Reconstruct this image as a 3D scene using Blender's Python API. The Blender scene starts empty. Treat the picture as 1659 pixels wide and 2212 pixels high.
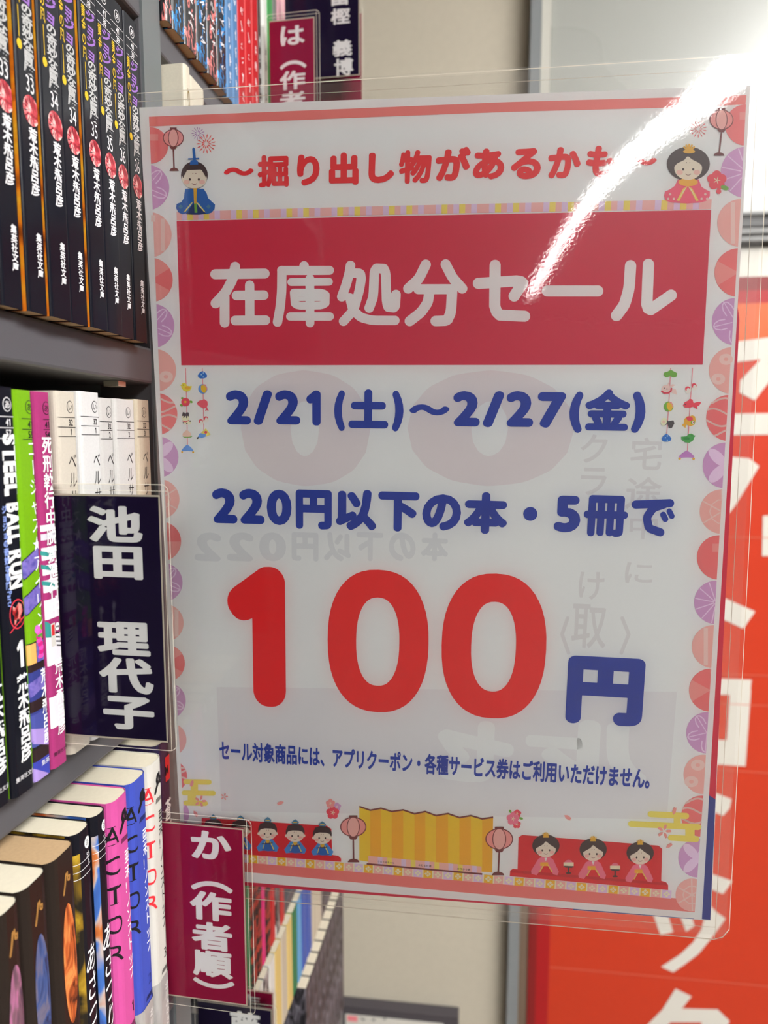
import bpy, math, random
import numpy as np
from mathutils import Vector, Matrix, geometry
random.seed(7)
SC = bpy.context.scene
COL = SC.collection

# ------------------------------------------------------------------ camera, world, light, exposure
FPX = 1500.0                                   # focal length in pixels of the 1659x2212 frame
CX, CY, HOR = 829.5, 1106.0, 948.0
PITCH = math.atan((CY - HOR) / FPX)
CAM = Vector((0, 0, 1.35))
cam_d = bpy.data.cameras.new('camera')
cam = bpy.data.objects.new('camera', cam_d)
COL.objects.link(cam)
cam.location = CAM
cam.rotation_euler = (math.pi / 2 - PITCH, 0, 0)
cam_d.sensor_fit = 'VERTICAL'
cam_d.sensor_height = 36.0
cam_d.sensor_width = 27.0
cam_d.lens = FPX / 2212 * 36.0
cam_d.clip_start = 0.01
cam_d.dof.use_dof = True
cam_d.dof.focus_distance = 0.325
cam_d.dof.aperture_fstop = 9.0
SC.camera = cam

world = bpy.data.worlds.new('store_ambience')
SC.world = world
world.use_nodes = True
world.node_tree.nodes['Background'].inputs[0].default_value = (0.97, 0.98, 1.0, 1)
world.node_tree.nodes['Background'].inputs[1].default_value = 0.12

SC.view_settings.view_transform = 'Standard'
SC.view_settings.look = 'None'
SC.view_settings.gamma = 1.0
SC.view_settings.use_curve_mapping = False
SC.view_settings.exposure = 0.34
LAMP = 26.0

# ------------------------------------------------------------------ projection helpers (build-time measuring)
AX_F = Vector((0, math.cos(PITCH), -math.sin(PITCH)))
AX_U = Vector((0, math.sin(PITCH), math.cos(PITCH)))
AX_R = Vector((1, 0, 0))
def ray(x, y): return AX_R * ((x - CX) / FPX) + AX_U * ((CY - y) / FPX) + AX_F
def on_plane(x, y, P, n):
    d = ray(x, y)
    return CAM + d * ((P - CAM).dot(n) / d.dot(n))
_v = ray(1075, HOR)
PHI = math.atan2(_v.x, _v.y)
ED = Vector((math.sin(PHI), math.cos(PHI), 0))   # along the shelf, away from the camera
EO = Vector((math.cos(PHI), -math.sin(PHI), 0))  # out of the shelf, into the aisle
def B(s, o, h): return ED * s + EO * o + Vector((0, 0, 1.35 + h))
def hit_o(x, y, o):
    d = ray(x, y); t = o / d.dot(EO); P = d * t
    return P.dot(ED), P.z
def hit_s(x, y, s):
    d = ray(x, y); t = s / d.dot(ED); P = d * t
    return P.dot(EO), P.z

# ------------------------------------------------------------------ materials
def lin(c):
    c = c / 255.0
    return c / 12.92 if c <= 0.04045 else ((c + 0.055) / 1.055) ** 2.4
KALB = 0.95
def alb(rgb, k=None):
    k = KALB if k is None else k
    return tuple(min(0.9, lin(v) * k) for v in rgb) + (1,)
MATS = {}
def mat(name, rgb, rough=0.6, k=None, spec=0.3, noise=0.0, nscale=400.0, bump=0.0, metal=0.0, coat=0.0):
    if name in MATS: return MATS[name]
    m = bpy.data.materials.new(name); m.use_nodes = True
    nt = m.node_tree; b = nt.nodes['Principled BSDF']
    col = alb(rgb, k)
    b.inputs['Base Color'].default_value = col
    b.inputs['Roughness'].default_value = rough
    b.inputs['Specular IOR Level'].default_value = spec
    b.inputs['Metallic'].default_value = metal
    b.inputs['Coat Weight'].default_value = coat
    b.inputs['Coat Roughness'].default_value = 0.12
    if noise > 0 or bump > 0:
        tc = nt.nodes.new('ShaderNodeTexCoord')
        no = nt.nodes.new('ShaderNodeTexNoise'); no.inputs['Scale'].default_value = nscale
        no.inputs['Detail'].default_value = 3
        nt.links.new(tc.outputs['Object'], no.inputs['Vector'])
        if noise > 0:
            mr = nt.nodes.new('ShaderNodeMapRange')
            mr.inputs[3].default_value = 1 - noise; mr.inputs[4].default_value = 1 + noise
            mx = nt.nodes.new('ShaderNodeVectorMath'); mx.operation = 'SCALE'
            mx.inputs[0].default_value = col[:3]
            nt.links.new(no.outputs[0], mr.inputs[0]); nt.links.new(mr.outputs[0], mx.inputs['Scale'])
            nt.links.new(mx.outputs[0], b.inputs['Base Color'])
        if bump > 0:
            bp = nt.nodes.new('ShaderNodeBump'); bp.inputs['Strength'].default_value = bump
            bp.inputs['Distance'].default_value = 0.001
            nt.links.new(no.outputs[0], bp.inputs['Height']); nt.links.new(bp.outputs[0], b.inputs['Normal'])
    MATS[name] = m
    return m
def ink(rgb, rough=0.55): return mat('ink_%d_%d_%d' % tuple(rgb), rgb, rough, k=1.4, spec=0.2)
def gloss(rgb): return mat('laminate_%d_%d_%d' % tuple(rgb), rgb, 0.25, spec=0.16, noise=0.08, nscale=900)

def ramp_mat(name, stops, scale=(60, 60, 60), rough=0.35, detail=4, distort=0.0, spec=0.4):
    m = bpy.data.materials.new(name); m.use_nodes = True
    nt = m.node_tree; b = nt.nodes['Principled BSDF']
    tc = nt.nodes.new('ShaderNodeTexCoord'); mp = nt.nodes.new('ShaderNodeMapping')
    mp.inputs['Scale'].default_value = scale
    no = nt.nodes.new('ShaderNodeTexNoise'); no.inputs['Scale'].default_value = 1.0
    no.inputs['Detail'].default_value = detail; no.inputs['Distortion'].default_value = distort
    cr = nt.nodes.new('ShaderNodeValToRGB'); el = cr.color_ramp.elements
    while len(el) < len(stops): el.new(0.5)
    for e, (p, c) in zip(el, stops): e.position = p; e.color = alb(c)
    nt.links.new(tc.outputs['Object'], mp.inputs[0]); nt.links.new(mp.outputs[0], no.inputs['Vector'])
    nt.links.new(no.outputs[0], cr.inputs[0]); nt.links.new(cr.outputs[0], b.inputs['Base Color'])
    b.inputs['Roughness'].default_value = rough; b.inputs['Specular IOR Level'].default_value = spec
    return m

def clear_mat(name, rough, haze, tint=(0.97, 0.98, 0.98), ior=1.45, haze_rgb=(0.8, 0.8, 0.78), wide=0.0, bump=0.02):
    m = bpy.data.materials.new(name); m.use_nodes = True
    nt = m.node_tree; nt.nodes.clear()
    out = nt.nodes.new('ShaderNodeOutputMaterial')
    tr = nt.nodes.new('ShaderNodeBsdfTransparent'); tr.inputs[0].default_value = tint + (1,)
    df = nt.nodes.new('ShaderNodeBsdfDiffuse'); df.inputs[0].default_value = haze_rgb + (1,)
    gl = nt.nodes.new('ShaderNodeBsdfGlossy'); gl.inputs['Roughness'].default_value = rough
    gl.inputs[0].default_value = (1, 1, 1, 1)
    fr = nt.nodes.new('ShaderNodeFresnel'); fr.inputs['IOR'].default_value = ior
    m1 = nt.nodes.new('ShaderNodeMixShader'); m1.inputs[0].default_value = haze
    nt.links.new(tr.outputs[0], m1.inputs[1]); nt.links.new(df.outputs[0], m1.inputs[2])
    last = m1
    if wide > 0:
        g2 = nt.nodes.new('ShaderNodeBsdfGlossy'); g2.inputs['Roughness'].default_value = 0.42
        g2.inputs[0].default_value = (1, 1, 1, 1)
        m3 = nt.nodes.new('ShaderNodeMixShader'); m3.inputs[0].default_value = wide
        nt.links.new(m1.outputs[0], m3.inputs[1]); nt.links.new(g2.outputs[0], m3.inputs[2])
        last = m3
    m2 = nt.nodes.new('ShaderNodeMixShader')
    # grain of the embossed film, very slight
    tc = nt.nodes.new('ShaderNodeTexCoord'); no = nt.nodes.new('ShaderNodeTexNoise')
    no.inputs['Scale'].default_value = 700; no.inputs['Detail'].default_value = 2
    bp = nt.nodes.new('ShaderNodeBump'); bp.inputs['Strength'].default_value = bump; bp.inputs['Distance'].default_value = 0.0004
    nt.links.new(tc.outputs['Object'], no.inputs['Vector']); nt.links.new(no.outputs[0], bp.inputs['Height'])
    nt.links.new(bp.outputs[0], gl.inputs['Normal'])
    nt.links.new(fr.outputs[0], m2.inputs[0]); nt.links.new(last.outputs[0], m2.inputs[1]); nt.links.new(gl.outputs[0], m2.inputs[2])
    nt.links.new(m2.outputs[0], out.inputs[0])
    return m

# ------------------------------------------------------------------ objects
def tag(o, label, cat, group=None, kind=None):
    if label: o['label'] = label
    if cat: o['category'] = cat
    if group: o['group'] = group
    if kind: o['kind'] = kind
    return o
def thing(name, loc, rot, label, cat, group=None):
    o = bpy.data.objects.new(name, None); COL.objects.link(o)
    o.empty_display_size = 0.02
    if isinstance(rot, Matrix): o.matrix_world = Matrix.Translation(loc) @ rot.to_4x4()
    else: o.location = loc; o.rotation_euler = (0, 0, rot)
    return tag(o, label, cat, group)

class MB:
    """collects geometry with materials and links it as ONE mesh"""
    def __init__(self, fmap=None):
        self.v = []; self.f = []; self.m = []; self.mats = []; self.fmap = fmap
    def mi(self, m):
        if m not in self.mats: self.mats.append(m)
        return self.mats.index(m)
    def vert(self, p): self.v.append(tuple(p)); return len(self.v) - 1
    def face(self, idx, m): self.f.append(tuple(idx)); self.m.append(self.mi(m))
    def poly3(self, pts, m): self.face([self.vert(p) for p in pts], m)
    def box(self, a, b, m):
        x0, y0, z0 = a; x1, y1, z1 = b
        i = [self.vert(p) for p in ((x0,y0,z0),(x1,y0,z0),(x1,y1,z0),(x0,y1,z0),(x0,y0,z1),(x1,y0,z1),(x1,y1,z1),(x0,y1,z1))]
        for q in ((0,3,2,1),(4,5,6,7),(0,1,5,4),(1,2,6,5),(2,3,7,6),(3,0,4,7)): self.face([i[k] for k in q], m)
    def prism(self, pts, z0, z1, m, msides=None):
        """pts counter-clockwise in xy"""
        lo = [self.vert((x, y, z0)) for x, y in pts]; hi = [self.vert((x, y, z1)) for x, y in pts]
        n = len(pts)
        self.face(lo[::-1], m); self.face(hi, m)
        for k in range(n): self.face((lo[k], lo[(k+1)%n], hi[(k+1)%n], hi[k]), msides or m)
    # ---- printing: (x, y) pairs go through fmap(x, y, layer)
    cnt = 0
    def lift(self, L):
        self.cnt = (self.cnt+1) % 16
        return L + 0.05*self.cnt
    def poly(self, pts, m, L=1):
        L = self.lift(L)
        if self.flat is not None:
            tri = geometry.tessellate_polygon([[Vector((p[0], p[1], 0)) for p in pts]])
            for t in tri: self.tri2([pts[k] for k in t], m, L)
        elif len(pts) > 4:
            tri = geometry.tessellate_polygon([[Vector((p[0], p[1], 0)) for p in pts]])
            ids = [self.vert(self.fmap(p[0], p[1], L)) for p in pts]
            for t in tri: self.orient([ids[k] for k in t], [pts[k] for k in t], m)
        else:
            self.orient([self.vert(self.fmap(p[0], p[1], L)) for p in pts], pts, m)
    up_sign = 1
    flat = None            # half width of the flat middle zone of a rounded spine; beyond it triangles are split
    def tri2(self, P, m, L, depth=0):
        xs = [p[0] for p in P]
        if self.flat is not None and depth < 7 and max(xs)-min(xs) > 0.0007 and (max(xs) > self.flat or min(xs) < -self.flat):
            k = max(range(3), key=lambda q: abs(P[q][0]-P[(q+1) % 3][0]))
            a, b, c = P[k], P[(k+1) % 3], P[(k+2) % 3]; mm_ = ((a[0]+b[0])/2, (a[1]+b[1])/2)
            self.tri2([a, mm_, c], m, L, depth+1); self.tri2([mm_, b, c], m, L, depth+1)
        else: self.orient([self.vert(self.fmap(p[0], p[1], L)) for p in P], P, m)
    def orient(self, ids, pts, m):
        a = sum(pts[k][0]*pts[(k+1)%len(pts)][1] - pts[(k+1)%len(pts)][0]*pts[k][1] for k in range(len(pts)))
        if abs(a) < 1e-14: return
        self.face(ids if a * self.up_sign > 0 else ids[::-1], m)
    def rect(self, x0, y0, x1, y1, m, L=1, nx=1):
        for k in range(nx):
            a = x0 + (x1-x0)*k/nx; b = x0 + (x1-x0)*(k+1)/nx
            self.poly([(a,y0),(b,y0),(b,y1),(a,y1)], m, L)
    def ell(self, cx, cy, rx, ry, m, L=1, n=28, a0=0, a1=2*math.pi, rot=0):
        c, s = math.cos(rot), math.sin(rot); pts = []
        full = abs(a1-a0-2*math.pi) < 1e-6
        for k in range(n if full else n+1):
            t = a0 + (a1-a0)*k/n
            x, y = rx*math.cos(t), ry*math.sin(t)
            pts.append((cx + x*c - y*s, cy + x*s + y*c))
        self.poly(pts, m, L)
    def stroke(self, pts, w, m, L=1, cap=True):
        r = w/2
        for (x0,y0),(x1,y1) in zip(pts[:-1], pts[1:]):
            d = math.hypot(x1-x0, y1-y0)
            if d < 1e-9: continue
            nx, ny = -(y1-y0)/d*r, (x1-x0)/d*r
            self.poly([(x0+nx,y0+ny),(x1+nx,y1+ny),(x1-nx,y1-ny),(x0-nx,y0-ny)], m, L)
        for k, (x, y) in enumerate(pts):
            if cap or 0 < k < len(pts)-1: self.ell(x, y, r, r, m, L, n=12)
    def glyph(self, g, xf, m, L=1):
        """g = (verts, tris); xf maps glyph coords to print coords"""
        V, T = g; L = self.lift(L)
        P = [xf(x, y) for x, y in V]
        if self.flat is not None:
            for t in T: self.tri2([P[k] for k in t], m, L)
            return
        ids = [self.vert(self.fmap(x, y, L)) for x, y in P]
        for t in T: self.orient([ids[k] for k in t], [P[k] for k in t], m)
    def build(self, name, parent=None, smooth=False):
        me = bpy.data.meshes.new(name)
        me.from_pydata(self.v, [], self.f)
        for mm in self.mats: me.materials.append(mm)
        me.polygons.foreach_set('material_index', self.m)
        if smooth: me.polygons.foreach_set('use_smooth', [True]*len(self.f))
        me.update()
        o = bpy.data.objects.new(name, me); COL.objects.link(o)
        if parent: o.parent = parent
        return o

# ------------------------------------------------------------------ lettering: built-in font outlines, thickened and rounded
_fc = bpy.data.curves.new('lettering', 'FONT'); _fc.resolution_u = 4
_fo = bpy.data.objects.new('lettering', _fc); COL.objects.link(_fo)
RAW, ROUND = {}, {}
def _ring(w, h, tx, ty, n=2.35, k=48):
    V = []; T = []
    for q in range(k):
        t = 2*math.pi*q/k; c, s_ = math.cos(t), math.sin(t)
        cc, ss = math.copysign(abs(c)**(2/n), c), math.copysign(abs(s_)**(2/n), s_)
        V += [(w/2+w/2*cc, h/2+h/2*ss), (w/2+(w/2-tx)*cc, h/2+(h/2-ty)*ss)]
    for q in range(k):
        a, b, c, d = 2*q, 2*q+1, 2*((q+1) % k), 2*((q+1) % k)+1
        T += [(a, c, d), (a, d, b)]
    return V, T
def raw(ch, off=0.0):
    key = (ch, off)
    if key in RAW: return RAW[key]
    if ch == '1':      # stem with a flag
        f = off
        RAW[key] = ([(0.20-f, 0), (0.30+f, 0), (0.30+f, 0.70+f), (0.22-f, 0.70+f), (0.04-f, 0.56), (0.09-f, 0.49-f), (0.20-f, 0.575-f)], [(0, 1, 2), (0, 2, 6), (6, 2, 3), (6, 3, 4), (6, 4, 5)])
        return RAW[key]
    _fc.body = ch; _fc.offset = off
    bpy.context.view_layer.update()
    dg = bpy.context.evaluated_depsgraph_get()
    ev = _fo.evaluated_get(dg); me = ev.to_mesh()
    V = [(v.co.x, v.co.y) for v in me.vertices]
    T = []
    for p in me.polygons:
        q = list(p.vertices)
        for k in range(1, len(q)-1): T.append((q[0], q[k], q[k+1]))
    ev.to_mesh_clear()
    RAW[key] = (V, T)
    return RAW[key]
def segs_of(g):
    V, T = g; cnt = {}
    idx = {}; rep = []
    for i, p in enumerate(V):
        k = (round(p[0], 5), round(p[1], 5))
        rep.append(idx.setdefault(k, i))
    for t in T:
        for a, b in ((t[0],t[1]),(t[1],t[2]),(t[2],t[0])):
            a, b = rep[a], rep[b]
            if a != b: cnt[(min(a,b),max(a,b))] = cnt.get((min(a,b),max(a,b)), 0) + 1
    E = [e for e, c in cnt.items() if c == 1]
    return np.array([[V[a][0],V[a][1],V[b][0],V[b][1]] for a, b in E])
def sdf(S, X, Y):
    px, py = X.ravel()[:,None], Y.ravel()[:,None]
    D = np.full(X.size, 1e9); W = np.zeros(X.size, int)
    for c in range(0, len(S), 60):
        s = S[c:c+60]
        ax, ay, bx, by = s[:,0], s[:,1], s[:,2], s[:,3]
        dx, dy = bx-ax, by-ay; L2 = dx*dx+dy*dy+1e-15
        t = np.clip(((px-ax)*dx+(py-ay)*dy)/L2, 0, 1)
        D = np.minimum(D, np.sqrt((px-ax-t*dx)**2+(py-ay-t*dy)**2).min(1))
        cr = ((ay > py) != (by > py)) & (px < (bx-ax)*(py-ay)/np.where(by==ay, 1e-12, by-ay)+ax)
        W += cr.sum(1)
    D = np.where(W % 2 == 1, -D, D)
    return D.reshape(X.shape)
def contour(F, xs, ys):
    """closed loops of F = 0"""
    ny, nx = F.shape; A = F < 0
    adj = {}; pt = {}
    def ex(j, i):
        k = ('h', j, i)
        if k not in pt:
            a, b = F[j,i], F[j,i+1]; pt[k] = (xs[i]+(xs[i+1]-xs[i])*a/(a-b), ys[j])
        return k
    def ey(j, i):
        k = ('v', j, i)
        if k not in pt:
            a, b = F[j,i], F[j+1,i]; pt[k] = (xs[i], ys[j]+(ys[j+1]-ys[j])*a/(a-b))
        return k
    def link(a, b): adj.setdefault(a, []).append(b); adj.setdefault(b, []).append(a)
    code = A[:-1,:-1]*1 + A[:-1,1:]*2 + A[1:,1:]*4 + A[1:,:-1]*8
    for j, i in np.argwhere((code > 0) & (code < 15)):
        c = code[j,i]
        bo = lambda: ex(j,i); to = lambda: ex(j+1,i); le = lambda: ey(j,i); ri = lambda: ey(j,i+1)
        if c in (1,14): link(bo(), le())
        elif c in (2,13): link(bo(), ri())
        elif c in (4,11): link(ri(), to())
        elif c in (8,7): link(to(), le())
        elif c in (3,12): link(le(), ri())
        elif c in (6,9): link(bo(), to())
        elif c == 5: link(bo(), ri()); link(to(), le())
        elif c == 10: link(bo(), le()); link(ri(), to())
    loops = []; seen = set()
    for k in list(adj):
        if k in seen: continue
        lp = [k]; seen.add(k); cur = k
        while True:
            nx_ = [q for q in adj[cur] if q not in seen]
            if not nx_: break
            cur = nx_[0]; seen.add(cur); lp.append(cur)
        if len(lp) > 3: loops.append([pt[q] for q in lp])
    return loops
def simplify(P, tol):
    P = np.array(P); n = len(P)
    far = int(np.argmax(((P-P[0])**2).sum(1)))
    keep = {0, far}
    st = [(0, far), (far, n)]
    while st:
        a, b = st.pop()
        if b - a < 2: continue
        pa, pb = P[a], P[b % n]; d = pb-pa; L = math.hypot(*d)+1e-12
        q = P[a+1:b]-pa
        dist = np.abs(q[:,0]*d[1]-q[:,1]*d[0])/L
        k = int(np.argmax(dist))
        if dist[k] > tol: keep.add(a+1+k); st += [(a, a+1+k), (a+1+k, b)]
    return [tuple(P[k]) for k in sorted(keep)]
def rounded(ch, e, d, step=0.008):
    """opening by e then growth by d: round-ended heavy strokes"""
    key = (ch, e, d)
    if key in ROUND: return ROUND[key]
    S = segs_of(raw(ch))
    x0, x1 = S[:,[0,2]].min()-d-0.03, S[:,[0,2]].max()+d+0.03
    y0, y1 = S[:,[1,3]].min()-d-0.03, S[:,[1,3]].max()+d+0.03
    xs = np.arange(x0, x1, step); ys = np.arange(y0, y1, step)
    X, Y = np.meshgrid(xs, ys)
    F = sdf(S, X, Y)
    if e > 0:
        lp = contour(F + e, xs, ys)
        S2 = np.array([[*a, *b] for l in lp for a, b in zip(l, l[1:]+l[:1])])
        F = sdf(S2, X, Y) - e - d
    else:
        F = F - d
    lp = [simplify(l, 0.0014) for l in contour(F, xs, ys)]
    verts, edges = [], []
    for l in lp:
        if len(l) < 3: continue
        b = len(verts); verts += [Vector(p) for p in l]
        edges += [(b+k, b+(k+1) % len(l)) for k in range(len(l))]
    ov, oe, of, *_ = geometry.delaunay_2d_cdt(verts, edges, [], 4, 1e-6)
    V = [(v.x, v.y) for v in ov]; T = []
    for f in of:
        for k in range(1, len(f)-1): T.append((f[0], f[k], f[k+1]))
    # keep triangles whose centre is inside the contour
    if T:
        cxy = np.array([[sum(V[i][0] for i in t)/3, sum(V[i][1] for i in t)/3] for t in T])
        S3 = np.array([[*verts[a], *verts[b]] for a, b in edges])
        ins = sdf(S3, cxy[:,0:1], cxy[:,1:2])[:,0] < 0
        T = [t for t, i in zip(T, ins) if i]
    ROUND[key] = (V, T)
    return ROUND[key]
def bbox(g):
    xs = [p[0] for p in g[0]]; ys = [p[1] for p in g[0]]
    return min(xs), min(ys), max(xs), max(ys)
VROT = 'ー〜()（）'
def vtext(mb, s, u, v_top, v_bot, w, m, L=2, off=0.0, slant=0.0, hs=1.0, style=None):
    """upright characters running down a spine; cells between v_top and v_bot, character width w"""
    n = len(s); cell = (v_top-v_bot)/n
    for k, ch in enumerate(s):
        if ch == ' ': continue
        g = rounded(ch, *style) if style else raw(ch, off)
        cy = v_top - (k+0.5)*cell
        rot = ch in VROT
        def xf(x, y):
            x -= 0.5; y -= 0.38
            if rot: x, y = y, -x
            return (u + x*w + slant*y*w, cy + y*cell*hs)
        mb.glyph(g, xf, m, L)
def lat(mb, s, u, v, size, m, L=2, off=0.0, down=False, sx=1.0, adv=None, style=None):
    """latin text; across (down=False) or turned to run down the spine, centred at u, starting at v"""
    widths = []; gs = []
    for ch in s:
        if ch == ' ': gs.append(None); widths.append(0.3); continue
        g = rounded(ch, *style) if style else raw(ch, off); gs.append(g); b = bbox(g); widths.append(adv or (b[2]+0.06))
    tot = sum(widths)
    x = 0 if down else -tot/2
    for g, wd in zip(gs, widths):
        if g:
            def xf(a, b, x=x):
                X, Y = (a+x)*size*sx, (b-0.36)*size
                return (u+Y, v-X) if down else (u+X, v+Y)
            mb.glyph(g, xf, m, L)
        x += wd
    return tot*size*sx

WHITE = ink((222, 222, 222)); BLACK = ink((22, 20, 24))

# ------------------------------------------------------------------ room: back wall, floor, ceiling, lamps
WYAW = math.atan(FPX/ (CX+11350.0) * 1.0)
WR = Vector((math.cos(WYAW), -math.sin(WYAW), 0)); WN = Vector((-math.sin(WYAW), -math.cos(WYAW), 0))
WROT = Matrix((WR, Vector((0,0,1)), WN)).transposed()
W0 = CAM + ray(1150, 1106) * 1.12
W0.z = 0
def wl(x, y, dz=0.0):
    P = on_plane(x, y, W0 + WN*dz, WN) - W0
    return (P.dot(WR), P.z)
def wall_mb(dz):
    mb = MB(lambda a, b, L: (a, b, dz + L*0.0004)); return mb
m_wall = mat('beige_wallboard', (188, 180, 163), 0.75, k=1.12, noise=0.05, nscale=90, bump=0.15)
mb = MB(); mb.box((-2.2, -0.0, -0.05), (2.6, 2.6, 0.0), m_wall)
o = mb.build('wall_back'); o.matrix_world = Matrix.Translation(W0) @ WROT.to_4x4(); tag(o, 'beige board wall behind the sale notice and the bookcase', 'wall', kind='structure')
m_floor = mat('vinyl_floor', (150, 140, 128), 0.5, noise=0.1, nscale=12)
mb = MB(); mb.box((-3, -14, -0.05), (3.2, 1.7, 0.0), m_floor); tag(mb.build('floor'), 'pale vinyl shop floor', 'floor', kind='structure')
m_ceil = mat('ceiling_tile', (215, 214, 208), 0.9, noise=0.04, nscale=40)
mb = MB(); mb.box((-3, -14, 2.62), (3.2, 1.7, 2.68), m_ceil); tag(mb.build('ceiling'), 'white tiled shop ceiling', 'ceiling', kind='structure')

m_tube = bpy.data.materials.new('lit_fluorescent'); m_tube.use_nodes = True
_b = m_tube.node_tree.nodes['Principled BSDF']
_b.inputs['Emission Color'].default_value = (1.0, 0.995, 0.975, 1); _b.inputs['Emission Strength'].default_value = LAMP
m_fix = mat('lamp_housing', (230, 230, 228), 0.5)
def lamp_row(p0, p1, n, w, label, group):
    d = (p1-p0); step = d/n; ang = math.atan2(d.y, d.x)
    first = None
    for k in range(n):
        c = p0 + step*(k+0.5); ln = step.length*0.97
        if first is None:
            r = thing('ceiling_lamp', c, ang, label, 'ceiling light', group)
            mb = MB(); mb.box((-ln/2, -w/2-0.03, 0.0), (ln/2, w/2+0.03, 0.05), m_fix); mb.build('housing', r)
            mb = MB(); mb.box((-ln/2+0.02, -w/2, -0.025), (ln/2-0.02, w/2, -0.001), m_tube); mb.build('tube_diffuser', r)
            first = r
        else:
            r = first.copy(); COL.objects.link(r); r.location = c
            for ch in list(first.children):
                q = ch.copy(); q.parent = r; COL.objects.link(q)
lamp_row(Vector((1.12, 0.6, 2.565)), Vector((-0.15, -10.2, 2.565)), 8, 0.16, 'long white fluorescent ceiling light of the row above the aisle', 'fluorescent lights above the aisle')
lamp_row(Vector((1.30, 0.15, 2.565)), Vector((1.16, -3.0, 2.565)), 2, 0.30, 'wide white fluorescent ceiling light right of the aisle row', 'wide fluorescent lights right of the aisle')

# ------------------------------------------------------------------ bookcase
O_PL = -0.183
m_steel = mat('grey_painted_steel', (106, 105, 110), 0.42, k=0.6, spec=0.35, noise=0.06, nscale=1500, bump=0.02)
m_steel_l = mat('light_grey_upright', (128, 134, 136), 0.4, k=0.64, spec=0.35, noise=0.04, nscale=900)
m_dark = mat('dark_case_back', (60, 60, 64), 0.6)
ROTB = math.atan2(ED.y, ED.x)              # local x = along shelf, y = into shelf, z = up
case = thing('bookcase', B(0, O_PL, -1.35), ROTB, 'tall grey steel bookcase full of paperbacks along the left side', 'bookcase')
def shelf(s0, s1, top, thick, label=None):
    mb = MB(); h = 1.35+top; r = 0.0016
    pr = [(0.16, h), (0.16, h-thick), (r, h-thick), (0.0004, h-thick+0.0006), (0, h-thick+r), (0, h-r), (0.0004, h-0.0006), (r, h)]
    a = [mb.vert((s0, y, z)) for y, z in pr]; b = [mb.vert((s1, y, z)) for y, z in pr]
    n = len(pr)
    for k in range(n): mb.face((a[k], a[(k+1)%n], b[(k+1)%n], b[k]), m_steel)
    mb.face(a[::-1], m_steel); mb.face(b, m_steel)
    mb.build('shelf', case)
def upright(s0, s1, o1):
    mb = MB(); mb.box((s0, O_PL-o1, 0), (s1, 0.17, 2.1), m_steel_l)
    mb.box((s0-0.0012, O_PL-o1+0.0015, 0), (s0, 0.03, 2.1), m_steel)
    mb.build('upright', case)
upright(-0.32, -0.301, O_PL+0.001)  # unseen near-end upright, added to keep stray light out of the shelf gaps
upright(0.353, 0.372, O_PL+0.001)
upright(0.772, 0.792, O_PL+0.001)
for top, th in ((0.2285, 0.016), (0.0482, 0.0192), (-0.134, 0.0178), (-0.3155, 0.0178), (-0.497, 0.0178)): shelf(-0.3008, 0.3522, top, th)
for top, th in ((0.2225, 0.0160), (0.0482, 0.0178), (-0.1840, 0.0178), (-0.4200, 0.0110), (-0.5160, 0.0110), (-0.690, 0.0178)): shelf(0.3723, 0.7715, top, th)
mb = MB(); mb.box((-0.32, 0.171, 0), (0.792, 0.176, 2.1), m_dark); mb.build('back_panel', case)
mb = MB(); mb.box((-0.32, 0, 2.1005), (0.792, 0.176, 2.118), m_steel); mb.build('top_panel', case)
m_slot = mat('shelf_pin_steel', (190, 185, 170), 0.3, metal=0.6)
mb = MB(); mb.box((0.325, 0.004, 1.35+0.0262), (0.332, 0.012, 1.35+0.0288), m_slot); mb.build('shelf_pin', case)

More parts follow.
